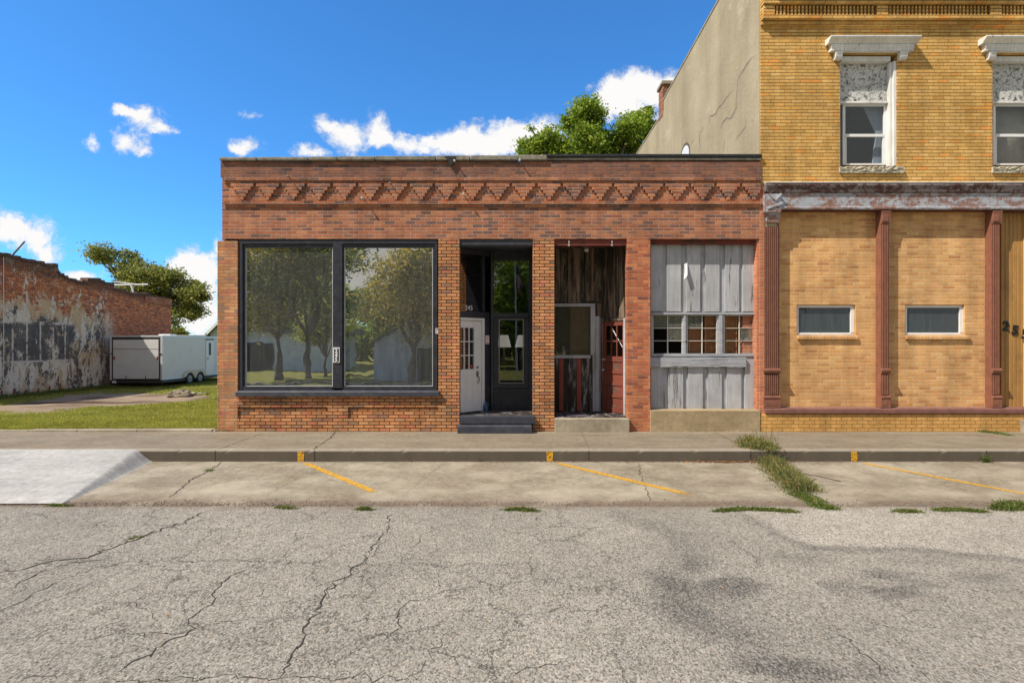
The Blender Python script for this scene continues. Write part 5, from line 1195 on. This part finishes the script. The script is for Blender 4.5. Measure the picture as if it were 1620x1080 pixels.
q = MB(); q.box(TX0+.3, TX1-.3, 26.9, 27.0, -.25, -.1); q.cyl((TX0+.3, 28.72, -.1), (TX1-.3, 28.72, -.1), .05, n=8); q.cyl((TX0+.3, 29.66, -.1), (TX1-.3, 29.66, -.1), .05, n=8); q.box(TX1-.5, TX1-.4, 30.8, 30.9, -.36, -.1); q.build('axle', M_traild, TRL)

# ------------------------------------------------------------------ house seen over the trailer
HS = thing('small_house', 'pale blue sided house with a white gable edge far behind the trailer', 'house', (-27, 57, -.39))
q = MB(); hx0, hx1 = X(333,55), -21.0; ze = Z(527,55); xm = (hx0+hx1)/2; zr = ze+(xm-hx0)*1.0
q.poly_y([(hx0, -.39), (hx1, -.39), (hx1, ze), (xm, zr), (hx0, ze)], 55, 62); q.build('wall', M_siding, HS)
q = MB(); q.poly_y([(hx0-.5, ze-.45), (hx0-.5, ze-.15), (xm, zr+.35), (xm, zr+.02)], 54.7, 62.2); q.poly_y([(hx1+.5, ze-.45), (xm, zr+.02), (xm, zr+.35), (hx1+.5, ze-.15)], 54.7, 62.2); q.build('roof', M_roof, HS)
q = MB(); q.poly_y([(hx0-.5, ze-.5), (hx0-.5, ze-.22), (xm, zr+.28), (xm, zr-.02)], 54.62, 54.69); q.build('gable_trim', M_vinyl, HS)
q = MB(); q.box(hx0+1.5, hx0+2.5, 54.93, 54.99, .8, 2.1); q.build('window', M_blk, HS)

# ------------------------------------------------------------------ trees
def leaves(centers, radii, n, size, seed, squash=.75, clump=.16):
    """many small leaf faces gathered in twig clumps through each crown lobe"""
    r = np.random.default_rng(seed); C_ = np.array(centers); R_ = np.array(radii); vol = R_**2.4; pick = r.choice(len(C_), max(6, n//50), p=vol/vol.sum())
    d = r.normal(size=(len(pick), 3)); d /= np.linalg.norm(d, axis=1)[:, None]
    rad = R_[pick]*(r.uniform(.25, 1.08, len(pick))**.6); sub = C_[pick]+d*rad[:, None]*np.array([1, 1, squash])
    si = r.integers(0, len(sub), n); cs = (clump*R_[pick][si]+.10)[:, None]
    P = sub[si]+r.normal(size=(n, 3))*cs*np.array([1, 1, .62])
    a = r.normal(size=(n, 3)); a[:, 2] = a[:, 2]*.6-.15; a /= np.linalg.norm(a, axis=1)[:, None]
    b = np.cross(a, r.normal(size=(n, 3))+np.array([0, 0, 1.2])); b /= np.linalg.norm(b, axis=1)[:, None]
    s = size*r.uniform(.6, 1.3, n)[:, None]
    v = np.stack([P-a*s*.5, P+b*s*.33+a*s*.05, P+a*s*.55, P-b*s*.33+a*s*.05], 1).reshape(-1, 3)
    return v, np.arange(n*4).reshape(-1, 4), sub
def tree(label, base, trunk_h, tr, lobes, n, size, mat, seed, group=None, squash=.75, clump=.16, name='leafy_tree', twigs=60):
    t = thing(name, label, 'tree', base, group); r = random.Random(seed); B = Vector(base)
    v, f, sub = leaves([l[:3] for l in lobes], [l[3] for l in lobes], n, size, seed, squash, clump); mesh_obj('crown', v, f, mat, t)
    q = MB(); cen = Vector(np.mean([l[:3] for l in lobes], axis=0)); top = Vector((B.x+(cen.x-B.x)*.3, B.y+(cen.y-B.y)*.3, B.z+trunk_h))
    m1 = B.lerp(top, .5)+Vector((r.uniform(-.15,.15), r.uniform(-.1,.1), 0))
    q.tube([B-Vector((0,0,.1)), B+Vector((0,0,.3)), m1, top], [tr*1.5, tr*1.05, tr*.9, tr*.75], 10)
    for l in lobes:
        c = Vector(l[:3]); mid = top.lerp(c, .5)+Vector((r.uniform(-.3,.3), r.uniform(-.3,.3), r.uniform(-.1,.4))); q.tube([top, mid, c], [tr*.5, tr*.3, tr*.12], 7)
        for k in range(max(1, twigs//len(lobes))):
            s = Vector(sub[r.randrange(len(sub))]); 
            if (s-c).length < l[3]*1.3: q.tube([mid.lerp(c, r.random()), (c+s)/2+Vector((0,0,.1)), s], [tr*.14, tr*.09, tr*.04], 5)
    q.build('trunk', M_bark, t, 0, True); return t
def lp(px, py, r, Y, dy=0): return (X(px, Y), Y+dy, Z(py, Y), r*Y/FPX)
Y1 = 45.
tree('spreading olive green tree rising behind the old brick building', (X(238,Y1), Y1, -.39), 4.0, .32,
     [lp(176,405,19,Y1,-1), lp(170,418,12,Y1,1), lp(205,425,22,Y1,1), lp(232,447,24,Y1,-1), lp(262,440,22,Y1,0), lp(288,455,22,Y1,1), lp(310,467,17,Y1,-.5), lp(295,490,20,Y1,.5), lp(278,505,17,Y1,-1), lp(250,475,26,Y1,1), lp(205,450,18,Y1,0), lp(322,470,8,Y1,0), lp(190,432,9,Y1,0), lp(215,452,12,Y1,1), lp(192,402,13,Y1,1), lp(245,428,9,Y1,0), lp(283,436,8,Y1,0), lp(160,412,7,Y1,0), lp(306,498,9,Y1,0), lp(222,470,22,Y1,1)],
     34000, .19, L_tree2, 21, clump=.21)
Y2_ = 36.
tree('bright green maple top showing above the roof of the red brick shop', (X(930,Y2_), Y2_, -.39), 9.0, .40,
     [lp(925,188,24,Y2_,-1), lp(905,193,16,Y2_,1), lp(946,187,12,Y2_,0), lp(898,190,9,Y2_,0), lp(863,222,20,Y2_,0), lp(838,230,18,Y2_,.6), lp(842,206,5,Y2_,0), lp(880,232,30,Y2_,1), lp(925,232,28,Y2_,-1), lp(935,255,55,Y2_,1.5), lp(968,222,22,Y2_,1), lp(1003,198,22,Y2_,0), lp(1022,180,13,Y2_,.5), lp(1030,172,7,Y2_,.4), lp(990,215,20,Y2_,-1), lp(1010,225,30,Y2_,1), lp(1040,200,16,Y2_,1), lp(1060,240,36,Y2_,2), lp(870,202,6,Y2_,0), lp(945,212,14,Y2_,0)],
     60000, .19, L_tree, 22, squash=.8, clump=.19, twigs=90)
tree('low dark bush just past the end of the old brick wall', (X(281,60), 60, -.39), 1.0, .1, [lp(282,524,7,60), lp(276,526,7,60), lp(291,527,5,60)], 2500, .25, L_tree2, 23, name='bush', twigs=8)
# across the street, seen only in the shop glass
YD0 = -8.6
near = [('first tree of the lawn across the street, with a forked trunk', -13.5, -8.8, 26, L_autumn, 2.0), ('second tree of the lawn across the street, straight trunked', -11.9, -9.0, 27, L_tree2, 2.1), ('small young tree across the street', -12.0, -12.5, 28, L_tree2, 1.0), ('low branching tree across the street in front of the pale shed', -5.1, -5.2, 29, L_autumn, 1.6)]
for lb, x, y, sd, m_, hh in near:
    s = 1. if hh > 1.2 else .55; r = random.Random(sd)
    lob = [(x+r.uniform(-2.1,2.1)*s, y+r.uniform(-1.6,1.4)*s, (hh+1.2)*1+r.uniform(.3,4.4)*s, r.uniform(1.0,1.7)*s) for _ in range(10)]
    tree(lb, (x, y, -.2), hh*1.1, .17*s+.02, lob, int(15000*s), .17, m_, sd, clump=.2, twigs=70, squash=.85)
for i, (x, y, h_) in enumerate(((-26,-30,13),(-18,-28,17),(-11.5,-34,8),(-3,-34,8),(4,-30,13),(12,-34,10),(-34,-26,14),(0.8,-20,8.5),(-11,-40,5),(-16,-42,5),(-6,-42,5),(8,-21,9),(16,-25,11),(5,-40,6),(13,-40,6),(23,-30,12))):
    r = random.Random(40+i); lob = [(x+r.uniform(-4,4), y+r.uniform(-2,2), h_*r.uniform(.25,1.), r.uniform(1.8,3.0)) for _ in range(9)]
    tree('tall tree standing at the back of the lots across the street', (x, y, -.2), 3, .3, lob, 9000, .42, L_tree if i%2 else L_tree2, 60+i, group='background trees across the street', clump=.2, twigs=20)
# sheds, flag and pole across the street
SH = thing('white_shed', 'pale boarded shed with a dark doorway across the street', 'shed', (-5.6, -7, -.2))
q = MB(); q.poly_y([(-7.55,-.2),(-3.7,-.2),(-3.7,1.9),(-5.6,2.9),(-7.55,1.9)], -7.0, -11.); q.build('wall', M_shedg, SH)
q = MB(); q.box(-5.1,-4.2,-6.99,-6.95,-.2,1.6); q.build('doorway', M_black, SH); q = MB(); q.poly_y([(-7.85,1.76),(-5.6,2.92),(-5.6,3.02),(-7.85,1.86)], -6.8, -11.2); q.poly_y([(-3.4,1.76),(-3.4,1.86),(-5.6,3.02),(-5.6,2.92)], -6.8, -11.2); q.build('roof', M_roof, SH)
GA = thing('long_white_garage', 'long low white garage with an open bay across the street', 'garage', (-16, -18, -.2))
q = MB(); q.box(-26,-13.3,-18,-24,-.2,2.6); q.build('wall', M_shed, GA); q = MB(); q.box(-20.6,-17.9,-17.99,-17.9,-.2,1.9); q.build('open_bay', M_black, GA); q = MB(); q.box(-26.4,-12.9,-17.6,-24.4,2.6,2.9); q.build('roof', M_roof, GA)
BR = thing('red_roofed_barn', 'small barn with a red roof beyond the lawn across the street', 'barn', (-9, -27, -.2))
q = MB(); q.box(-11.5,-8.5,-27,-30,-.2,1.6); q.build('wall', M_shed, BR); q = MB(); q.box(-11.8,-8.2,-26.6,-30.4,1.6,2.2); q.build('roof', M_leafroof, BR)
FP = thing('flagpole', 'tall pale flagpole across the street flying a flag', 'flagpole', (.30, -8, -.2))
MB().cyl((.30,-8,-.2), (.18,-8,6.7), .06, .035, 12).build('pole', M_trim, FP); MB().lathe((.18,-8,6.7), [(0,0),(.07,.05),(.07,.1),(0,.15)], 12).build('finial', M_metal, FP)
fl = []; nx_, nz_ = 26, 13
for j in range(nz_*1+1):
    for i in range(nx_+1):
        k = i/nx_; z = 6.45-1.05*(j/nz_)-k*1.15*(1-.25*j/nz_); x = .26+.34*k**.8+.05*math.sin(k*9+j*.2); y = -8.0+.13*math.sin(k*14+j*.15)*k**.5
        fl.append((x, y, z))
ff, mi = [], []
for j in range(nz_):
    for i in range(nx_):
        a = j*(nx_+1)+i; ff.append((a, a+1, a+nx_+2, a+nx_+1)); mi.append(2 if (j < 7 and i < 10) else (j%2))
FLG = mesh_obj('flag', fl, ff, [plain('flag_red', (.45,.02,.03), .8), plain('flag_white', (.75,.75,.75), .8), plain('flag_blue', (.02,.03,.16), .8)], None, mi); tag(FLG, 'red white and blue striped flag hanging limp on the pole across the street', 'flag')
q = MB(); q.box(-40, -3, -4.4, -4.1, -.25, -.1); q.box(-2, 40, -4.4, -4.1, -.25, -.1); tag(q.build('far_kerb', M_kerb, None, .01), kind='structure')

# ------------------------------------------------------------------ grass, weeds, litter
def blades(P, h, wd, lean, seed):
    r = np.random.default_rng(seed); n = len(P); P = np.asarray(P, float); a = r.uniform(0, 6.283, n); h = h*r.uniform(.45, 1.25, n)
    dx, dy = np.cos(a), np.sin(a); l = lean*r.uniform(.2, 1.2, n)*h; b = r.uniform(0, 6.283, n)
    s = np.stack([-dy, dx, np.zeros(n)], 1)*np.atleast_1d(wd).reshape(-1,1)*.5
    mid = P+np.stack([np.cos(b)*l*.35, np.sin(b)*l*.35, h*.6], 1); tip = P+np.stack([np.cos(b)*l, np.sin(b)*l, h], 1)
    v = np.stack([P-s, P+s, mid+s*.7, tip, mid-s*.7], 1).reshape(-1, 3); f = np.arange(n*5).reshape(-1, 5); return v, f
def lawn_pts(n, y0, y1, pw, seed):
    r = np.random.default_rng(seed); y = y0+(y1-y0)*r.uniform(0, 1, n)**pw; xl = -(815/FPX)*y-1.0; xr = np.minimum(X(346), -(460/FPX)*y+.8); xr = np.where(y < 13, X(346), xr+.5)
    x = xl+(xr-xl)*r.uniform(0, 1, n); k = (gravel(x, y)+.25*N3(x, y) < .45)&(r.uniform(0,1,n) < .55+.45*sm(N2(x,y),-.3,.2)); x, y = x[k], y[k]
    return np.stack([x, y, bumpy(x, y)-.005], 1)
Pn = lawn_pts(90000, 11.34, 16.5, 1.5, 1); v1, f1 = blades(Pn, .050, .007, .7, 2)
Pf = lawn_pts(90000, 16., 34., 1.2, 3); v2, f2 = blades(Pf, .075, .016, .7, 4)
g_ = mesh_obj('grass', np.concatenate([v1, v2]), np.concatenate([f1, f2+len(v1)]), L_grass); tag(g_, 'short mown grass of the vacant lot, yellowing in places', 'grass', kind='stuff')
r = np.random.default_rng(8); n = 6000; yy = r.uniform(19.0, 32, n); xx = XR_+.05+np.abs(r.normal(0, .35, n)); v, f = blades(np.stack([xx, yy, bumpy(xx, yy)], 1), .16, .02, .5, 9)
n = 5000; xx = r.uniform(TX0-.2, TX1+.9, n); yy = r.uniform(25.6, 26.3, n)+np.where(xx > TX1, r.uniform(0,6,n), 0); v3, f3 = blades(np.stack([xx, yy, bumpy(xx, yy)], 1), .08, .02, .5, 19)
tag(mesh_obj('tall_grass', np.concatenate([v, v3]), np.concatenate([f, f3+len(v)]), L_turf), 'longer dark grass along the wall foot and under the trailer', 'grass', kind='stuff')

def zsurf(x, y):
    if y > YK+.1: return 0.0
    if y > YR: return float(slab_flat(x, y))
    return ZR
def clump(label, path, spread, h, n, mat=None, seed=0, leaf=0, grp=None, name='weed_clump', z=None, cat='weeds', wdt=.006, lean=.9):
    """path in measured ground pixels -> a little bank of blades and leaves rooted along it"""
    r = np.random.default_rng(seed); pts = [G(*p, z=(z if z is not None else -.21)) for p in path]; k = r.uniform(0, len(pts)-1 if len(pts) > 1 else 0, n) if len(pts) > 1 else np.zeros(n)
    A_ = np.array(pts); i = np.clip(k.astype(int), 0, max(0, len(pts)-2)); fr = k-i
    base = A_[i]+((A_[np.minimum(i+1, len(pts)-1)]-A_[i])*fr[:, None]); off = r.normal(size=(n, 2))*np.array(spread)
    xy = base+off; zz_ = np.array([(z if z is not None else zsurf(a, b)) for a, b in xy]); P = np.stack([xy[:,0], xy[:,1], zz_-.004], 1)
    hh = h*np.exp(-(off[:,0]/(spread[0]*1.6))**2)
    v, f = blades(P, hh, wdt, lean, seed+1); c = A_.mean(0)
    vs = [v]; fs = list(map(tuple, f))
    if leaf:
        m = leaf; j = r.integers(0, n, m); Q = P[j]+np.stack([r.normal(0,.02,m), r.normal(0,.02,m), hh[j]*r.uniform(.15,.9,m)], 1)
        a = r.normal(size=(m,3)); a[:,2] *= .4; a /= np.linalg.norm(a,axis=1)[:,None]; b = np.cross(a, r.normal(size=(m,3))+np.array([0,0,1.5])); b /= np.linalg.norm(b,axis=1)[:,None]; s = .026*r.uniform(.5,1.3,m)[:,None]
        q_ = np.stack([Q-a*s*.5, Q+b*s*.3, Q+a*s*.5, Q-b*s*.3], 1).reshape(-1,3); o_ = len(v); vs.append(q_); fs += [tuple(o_+4*t_+u for u in range(4)) for t_ in range(m)]
    vv = np.concatenate(vs); me = mesh_obj(name, [tuple(p) for p in vv], fs, mat or L_weed)
    me.location = (c[0], c[1], zsurf(*c) if z is None else z); me.data.transform(Matrix.Translation(-me.location)); return tag(me, label, cat, grp)
clump('large straggling weed bank spilling over the kerb and down the slab joint', [(1180,718),(1200,724),(1218,732),(1230,744),(1244,756),(1262,768),(1270,776)], (.15,.09), .17, 4800, seed=11, leaf=3200)
clump('thin stalks of weed sprouting on the pavement above the kerb break', [(1176,706),(1195,710),(1225,713)], (.10,.035), .10, 600, seed=12, leaf=500, z=.0)
clump('tall wispy grass stems standing over the kerb weeds', [(1195,718),(1225,722)], (.10,.05), .36, 90, seed=13, lean=.4, wdt=.004)
clump('low green weed tuft in the slab joint below the big weed bank', [(1258,778),(1275,784),(1292,792)], (.09,.04), .05, 1700, L_turf, 14, 700)
clump('low green weed tuft in the slab joint nearest the asphalt', [(1288,794),(1305,799),(1318,803)], (.07,.03), .045, 1000, L_turf, 15, 500)
for i, (lb, pa, n) in enumerate((('long strip of low grass at the asphalt edge left of the weedy joint', [(1136,806),(1170,803),(1215,804),(1255,807)], 2400), ('short low grass strip at the asphalt edge right of the weedy joint', [(1420,806),(1450,807)], 700),
        ('grass strip at the asphalt edge between the short strip and the right corner', [(1480,804),(1520,804),(1555,807)], 1500), ('grass patch at the asphalt edge in the middle of the street front', [(802,804),(825,803),(845,806)], 800), ('tiny grass tuft at the asphalt edge below the first yellow line', [(438,800),(462,801)], 240),
        ('small weeds at the foot of the fresh pale ramp', [(78,797),(110,797)], 260), ('small tuft at the asphalt edge right of the first yellow line', [(572,803),(582,803)], 420))):
    clump(lb, pa, (.06,.022), .04, n, L_turf, 30+i, n//3, 'low grass along the asphalt edge', 'grass_strip', cat='grass')
clump('leafy bright weed at the right end of the asphalt edge', [(1582,803),(1600,800),(1620,800)], (.09,.05), .10, 900, L_turf, 16, 1500)
clump('small upright weed against the kerb near the right edge', [(1556,733),(1566,733)], (.02,.01), .16, 60, L_turf, 17, 160)
clump('tiny weed against the kerb right of the first yellow line', [(760,731)], (.02,.01), .07, 30, L_turf, 18, 60)
clump('weed at the foot of the rough red pier beside the cement base', [(1034,681)], (.04,.02), .16, 110, L_weed, 19, 160, z=0.)
clump('mat of grass on the pavement at the yellow plinth near the right edge', [(1550,683),(1575,685),(1598,689)], (.06,.03), .06, 500, L_turf, 20, 260, z=0.)
clump('weeds at the foot of the left corner pier', [(346,682),(372,682)], (.07,.02), .06, 130, L_weed, 21, 120, z=0.)
clump('left of two small weeds at the wall foot under the shop window', [(414,682)], (.03,.01), .04, 40, L_weed, 22, 40, z=0.)
clump('right of two small weeds at the wall foot under the shop window', [(437,682)], (.03,.01), .04, 40, L_weed, 32, 40, z=0.)
clump('weed where the pavement crack meets the wall foot', [(527,682),(538,682)], (.03,.01), .05, 60, L_weed, 23, 60, z=0.)
clump('yellow green weeds growing in the slot of the painted entry step', [(766,669.5),(778,669.5)], (.03,.01), .035, 60, L_weed, 24, 200, z=.16)
clump('second tuft of yellow green weeds in the slot of the painted entry step', [(786,669.5),(808,669.5)], (.03,.01), .035, 80, L_weed, 25, 260, z=.16)
clump('weeds at the right end of the painted entry step', [(826,669.5),(842,669.5)], (.03,.01), .04, 60, L_weed, 26, 200, z=.16)
clump('moss and dry weed filling the slab crack near the pale ramp', [(328,746),(334,744)], (.05,.02), .025, 140, L_turf, 27, 60)
clump('scrap of weed rooted in the long road crack on the left', [(205,853),(225,848)], (.05,.015), .02, 160, L_weed, 28, 60, z=ZR)
# dry leaves drifted against the kerb and scattered grit
r = np.random.default_rng(77); n = 900
k = r.uniform(0, 1, n); px = np.where(k < .75, r.normal(1165, 45, n), r.uniform(640, 1600, n)); xk = (px-CX)/FPX*YK; y_ = YK-.02-np.abs(r.normal(0, .035, n))
m2 = 260; x2 = r.uniform(-6, 8, m2); y2 = np.where(r.uniform(0,1,m2) < .5, YR+np.abs(r.normal(0,.12,m2)), r.uniform(YR, YK, m2)); m3 = 60; x3 = r.uniform(-6,8,m3); y3 = r.uniform(9.5, 11.1, m3); m4 = 40; x4 = r.uniform(-5,6,m4); y4 = r.uniform(3.6,6.7,m4)
xa_ = np.concatenate([xk, x2, x3, x4]); ya_ = np.concatenate([y_, y2, y3, y4]); N = len(xa_); z_ = np.array([zsurf(a, b) for a, b in zip(xa_, ya_)])+r.uniform(.004,.02,N)*np.concatenate([np.ones(n), np.ones(m2)*.5, np.ones(m3)*.4, np.ones(m4)*.5])
a = r.normal(size=(N,3)); a[:,2] *= .25; a /= np.linalg.norm(a,axis=1)[:,None]; b = np.cross(a, np.array([0,0,1.])+r.normal(size=(N,3))*.3); b /= np.linalg.norm(b,axis=1)[:,None]; s = (.035*r.uniform(.4,1.3,N)*np.concatenate([np.ones(n), np.ones(m2)*.6, np.ones(m3)*.5, np.ones(m4)*.7]))[:,None]; P = np.stack([xa_, ya_, z_], 1)
v = np.stack([P-a*s*.5, P+b*s*.3, P+a*s*.5, P-b*s*.3], 1).reshape(-1,3)
tag(mesh_obj('leaf_litter', v, np.arange(N*4).reshape(-1,4), L_dead), 'dry brown leaves drifted along the kerb and slab', 'leaf litter', kind='stuff')
# gravelly crumbs along the asphalt edge
n = 2600; x_ = r.uniform(-6.5, 8, n); y_ = YR+.02+np.abs(r.normal(0,.09,n)); s = r.uniform(.004,.013,n); P = np.stack([x_, y_, np.array([zsurf(a,b) for a,b in zip(x_,y_)])+s*.4], 1)
o8 = np.array([(1,0,0),(0,1,0),(-1,0,0),(0,-1,0),(0,0,.8),(0,0,-.8)]); v = (P[:,None,:]+o8[None]*s[:,None,None]*r.uniform(.6,1.3,(n,6,1))).reshape(-1,3)
fb = np.array([(0,1,4),(1,2,4),(2,3,4),(3,0,4),(1,0,5),(2,1,5),(3,2,5),(0,3,5)]); f = (fb[None]+np.arange(n)[:,None,None]*6).reshape(-1,3)
tag(mesh_obj('loose_gravel', v, f, M_slab if False else plain('grit', (.24,.21,.18), .95, .4, .002, scale=30)), 'loose grit crumbled along the edge of the asphalt', 'gravel', kind='stuff')
# rubble heap at the end of the dirt drive
hx, hy = G(288, 625, -.28); q = MB(); rr = random.Random(9)
for i in range(26):
    a = rr.uniform(0, 6.28); d = abs(rr.gauss(0, .32)); q.xf = Matrix.Translation((hx+d*1.3*math.cos(a), hy+d*math.sin(a), -.27+max(0,.22-d*.4)*rr.random()))@Matrix.Rotation(rr.uniform(0,3),4,'Z')@Matrix.Rotation(rr.uniform(-.5,.5),4,'X')
    s = rr.uniform(.06,.16); q.box(-s, s, -s*.7, s*.7, -s*.3, s*.3)
tag(q.build('rubble_heap', M_step, None, .012), 'small heap of broken rubble where the dirt drive ends', 'rubble')
cx_, cy_ = G(1325, 760, -.21); cb = jitter_line([G(1255,748), G(1290,754), G(1330,762)], .1, .01, 5)
tag(MB().tube([(a, b, slab_flat(a,b)+.008) for a, b in cb], [.006]*len(cb), 5).build('twig', M_bark, None), 'thin grey stick lying on the slab right of the weed bank', 'stick')
# ------------------------------------------------------------------ sky, sun, camera
AZ, EL = math.radians(61.5), math.radians(50.3)
sv_ = Vector((-math.sin(AZ)*math.cos(EL), -math.cos(AZ)*math.cos(EL), math.sin(EL)))   # towards the sun
sun = bpy.data.lights.new('sun', 'SUN'); sun.energy = 5.8; sun.angle = math.radians(.53); sun.color = (1, .92, .79)
so = bpy.data.objects.new('sun', sun); COL.objects.link(so); so.rotation_euler = sv_.to_track_quat('Z', 'Y').to_euler()
wd = bpy.data.worlds.new('World'); SC.world = wd; wd.use_nodes = True
t = NT.__new__(NT); t.t = wd.node_tree; t.t.nodes.clear(); t._o = None; t.mat = None
out = t.n('ShaderNodeOutputWorld'); bg = t.n('ShaderNodeBackground'); t.t.links.new(bg.outputs[0], out.inputs[0])
sky = t.n('ShaderNodeTexSky', sky_type='NISHITA'); sky.sun_disc = False; sky.sun_elevation = EL; sky.sun_rotation = math.atan2(sv_.x, sv_.y); sky.air_density = 1.0; sky.dust_density = .3; sky.ozone_density = 3.0
d = t.n('ShaderNodeTexCoord').outputs['Generated']; x, y, z = t.sep(d)[:3]
ys_ = t.m('MAXIMUM', y, .05); u = t.m('DIVIDE', x, ys_); v = t.m('DIVIDE', z, ys_)
P = t.comb(u, v, 0)
wA = t.noise(5, 6, .62, v=P, col=True); wB = t.noise(22, 5, .65, v=t.vm('ADD', P, (3,7,0)), col=True)
W = t.vm('ADD', P, t.vm('ADD', t.vm('SCALE', t.vm('SUBTRACT', wA, (.5,.5,.5)), sc=.075), t.vm('SCALE', t.vm('SUBTRACT', wB, (.5,.5,.5)), sc=.026)))
CL = [(222,180,52,17,1.3),(190,176,20,11,1.2),(258,197,30,12,1.2),(200,218,38,26,1.35),(225,238,22,10,1.),(142,225,19,20,1.15),(395,228,36,19,1.2),(382,240,16,11,1.),(396,174,22,9,.75),
      (505,192,30,16,1.15),(545,206,40,24,1.25),(562,230,32,22,1.2),(598,195,22,40,1.25),(612,222,26,26,1.15),(493,243,32,16,1.4),
      (665,230,42,18,1.3),(715,222,48,24,1.3),(780,226,80,36,1.6),(855,215,65,36,1.6),
      (962,150,44,30,1.4),(1012,135,62,34,1.6),(1055,132,40,34,1.4),(995,172,70,26,1.2),(940,187,34,14,.8),
      (10,352,44,26,1.4),(50,372,52,30,1.5),(80,402,34,26,1.3),(125,440,60,14,1.2),
      (300,415,36,34,1.6),(322,450,34,50,1.6),(283,422,26,24,1.2),(320,505,70,32,1.6),(343,390,14,34,.9)]
acc = None
for cx, cy, rx, ry, a in CL:
    k = t.vm('LENGTH', t.vm('MULTIPLY', t.vm('SUBTRACT', W, ((cx-CX)/FPX, (HY-cy)/FPX, 0)), (FPX/(rx*1.18), FPX/(ry*1.18), 0)))
    k = t.m('MULTIPLY', t.m('SUBTRACT', 1., k, clamp=True), a)
    acc = k if acc is None else t.m('ADD', acc, k)
fine = t.noise(42, 8, .72, .6, v=P); md = t.noise(17, 5, .6, v=t.vm('ADD', P, (1,2,0)))
den = t.m('ADD', acc, t.m('MULTIPLY', t.m('ADD', t.m('SUBTRACT', fine, .5), t.m('SUBTRACT', md, .5)), t.ss(acc, 0., .3, .0, 2.1)))
cov = t.m('MULTIPLY', t.ss(den, .10, 1.25), t.ss(y, .0, .1))
back = t.ss(t.m('ADD', t.noise(2.2, 7, .6, v=d), t.ss(z, .55, .2, 0., .25)), .40, .60)  # unseen cloud cover behind, beside and overhead, added for neutral fill light
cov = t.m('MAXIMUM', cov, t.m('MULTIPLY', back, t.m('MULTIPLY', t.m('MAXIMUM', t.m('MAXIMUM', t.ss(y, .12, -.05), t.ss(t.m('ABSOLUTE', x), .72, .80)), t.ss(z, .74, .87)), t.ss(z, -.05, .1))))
sc = t.mix(1., sky.outputs[0], (.50, 1.19, 1.76), 'MULTIPLY')
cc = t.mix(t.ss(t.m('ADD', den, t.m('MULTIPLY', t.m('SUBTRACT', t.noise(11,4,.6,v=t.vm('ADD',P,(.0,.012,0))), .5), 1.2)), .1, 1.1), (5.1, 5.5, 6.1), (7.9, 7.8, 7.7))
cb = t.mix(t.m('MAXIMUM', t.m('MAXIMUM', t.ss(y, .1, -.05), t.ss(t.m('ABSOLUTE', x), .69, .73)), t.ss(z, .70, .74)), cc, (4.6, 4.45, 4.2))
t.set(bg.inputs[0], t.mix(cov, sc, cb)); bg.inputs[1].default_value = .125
cam = bpy.data.cameras.new('camera'); co = bpy.data.objects.new('camera', cam); COL.objects.link(co)
co.location = (0, 0, CAMZ); co.rotation_euler = (math.pi/2, 0, 0); cam.sensor_width = 36; cam.lens = 36*FPX/1620; cam.shift_y = (HY-540)/1620; cam.clip_start = .1; cam.clip_end = 2000
SC.camera = co
SC.view_settings.view_transform = 'Standard'; SC.view_settings.look = 'None'; SC.view_settings.exposure = 0
SC.cycles.max_bounces = 6; SC.cycles.diffuse_bounces = 2; SC.cycles.transparent_max_bounces = 16; SC.cycles.glossy_bounces = 4
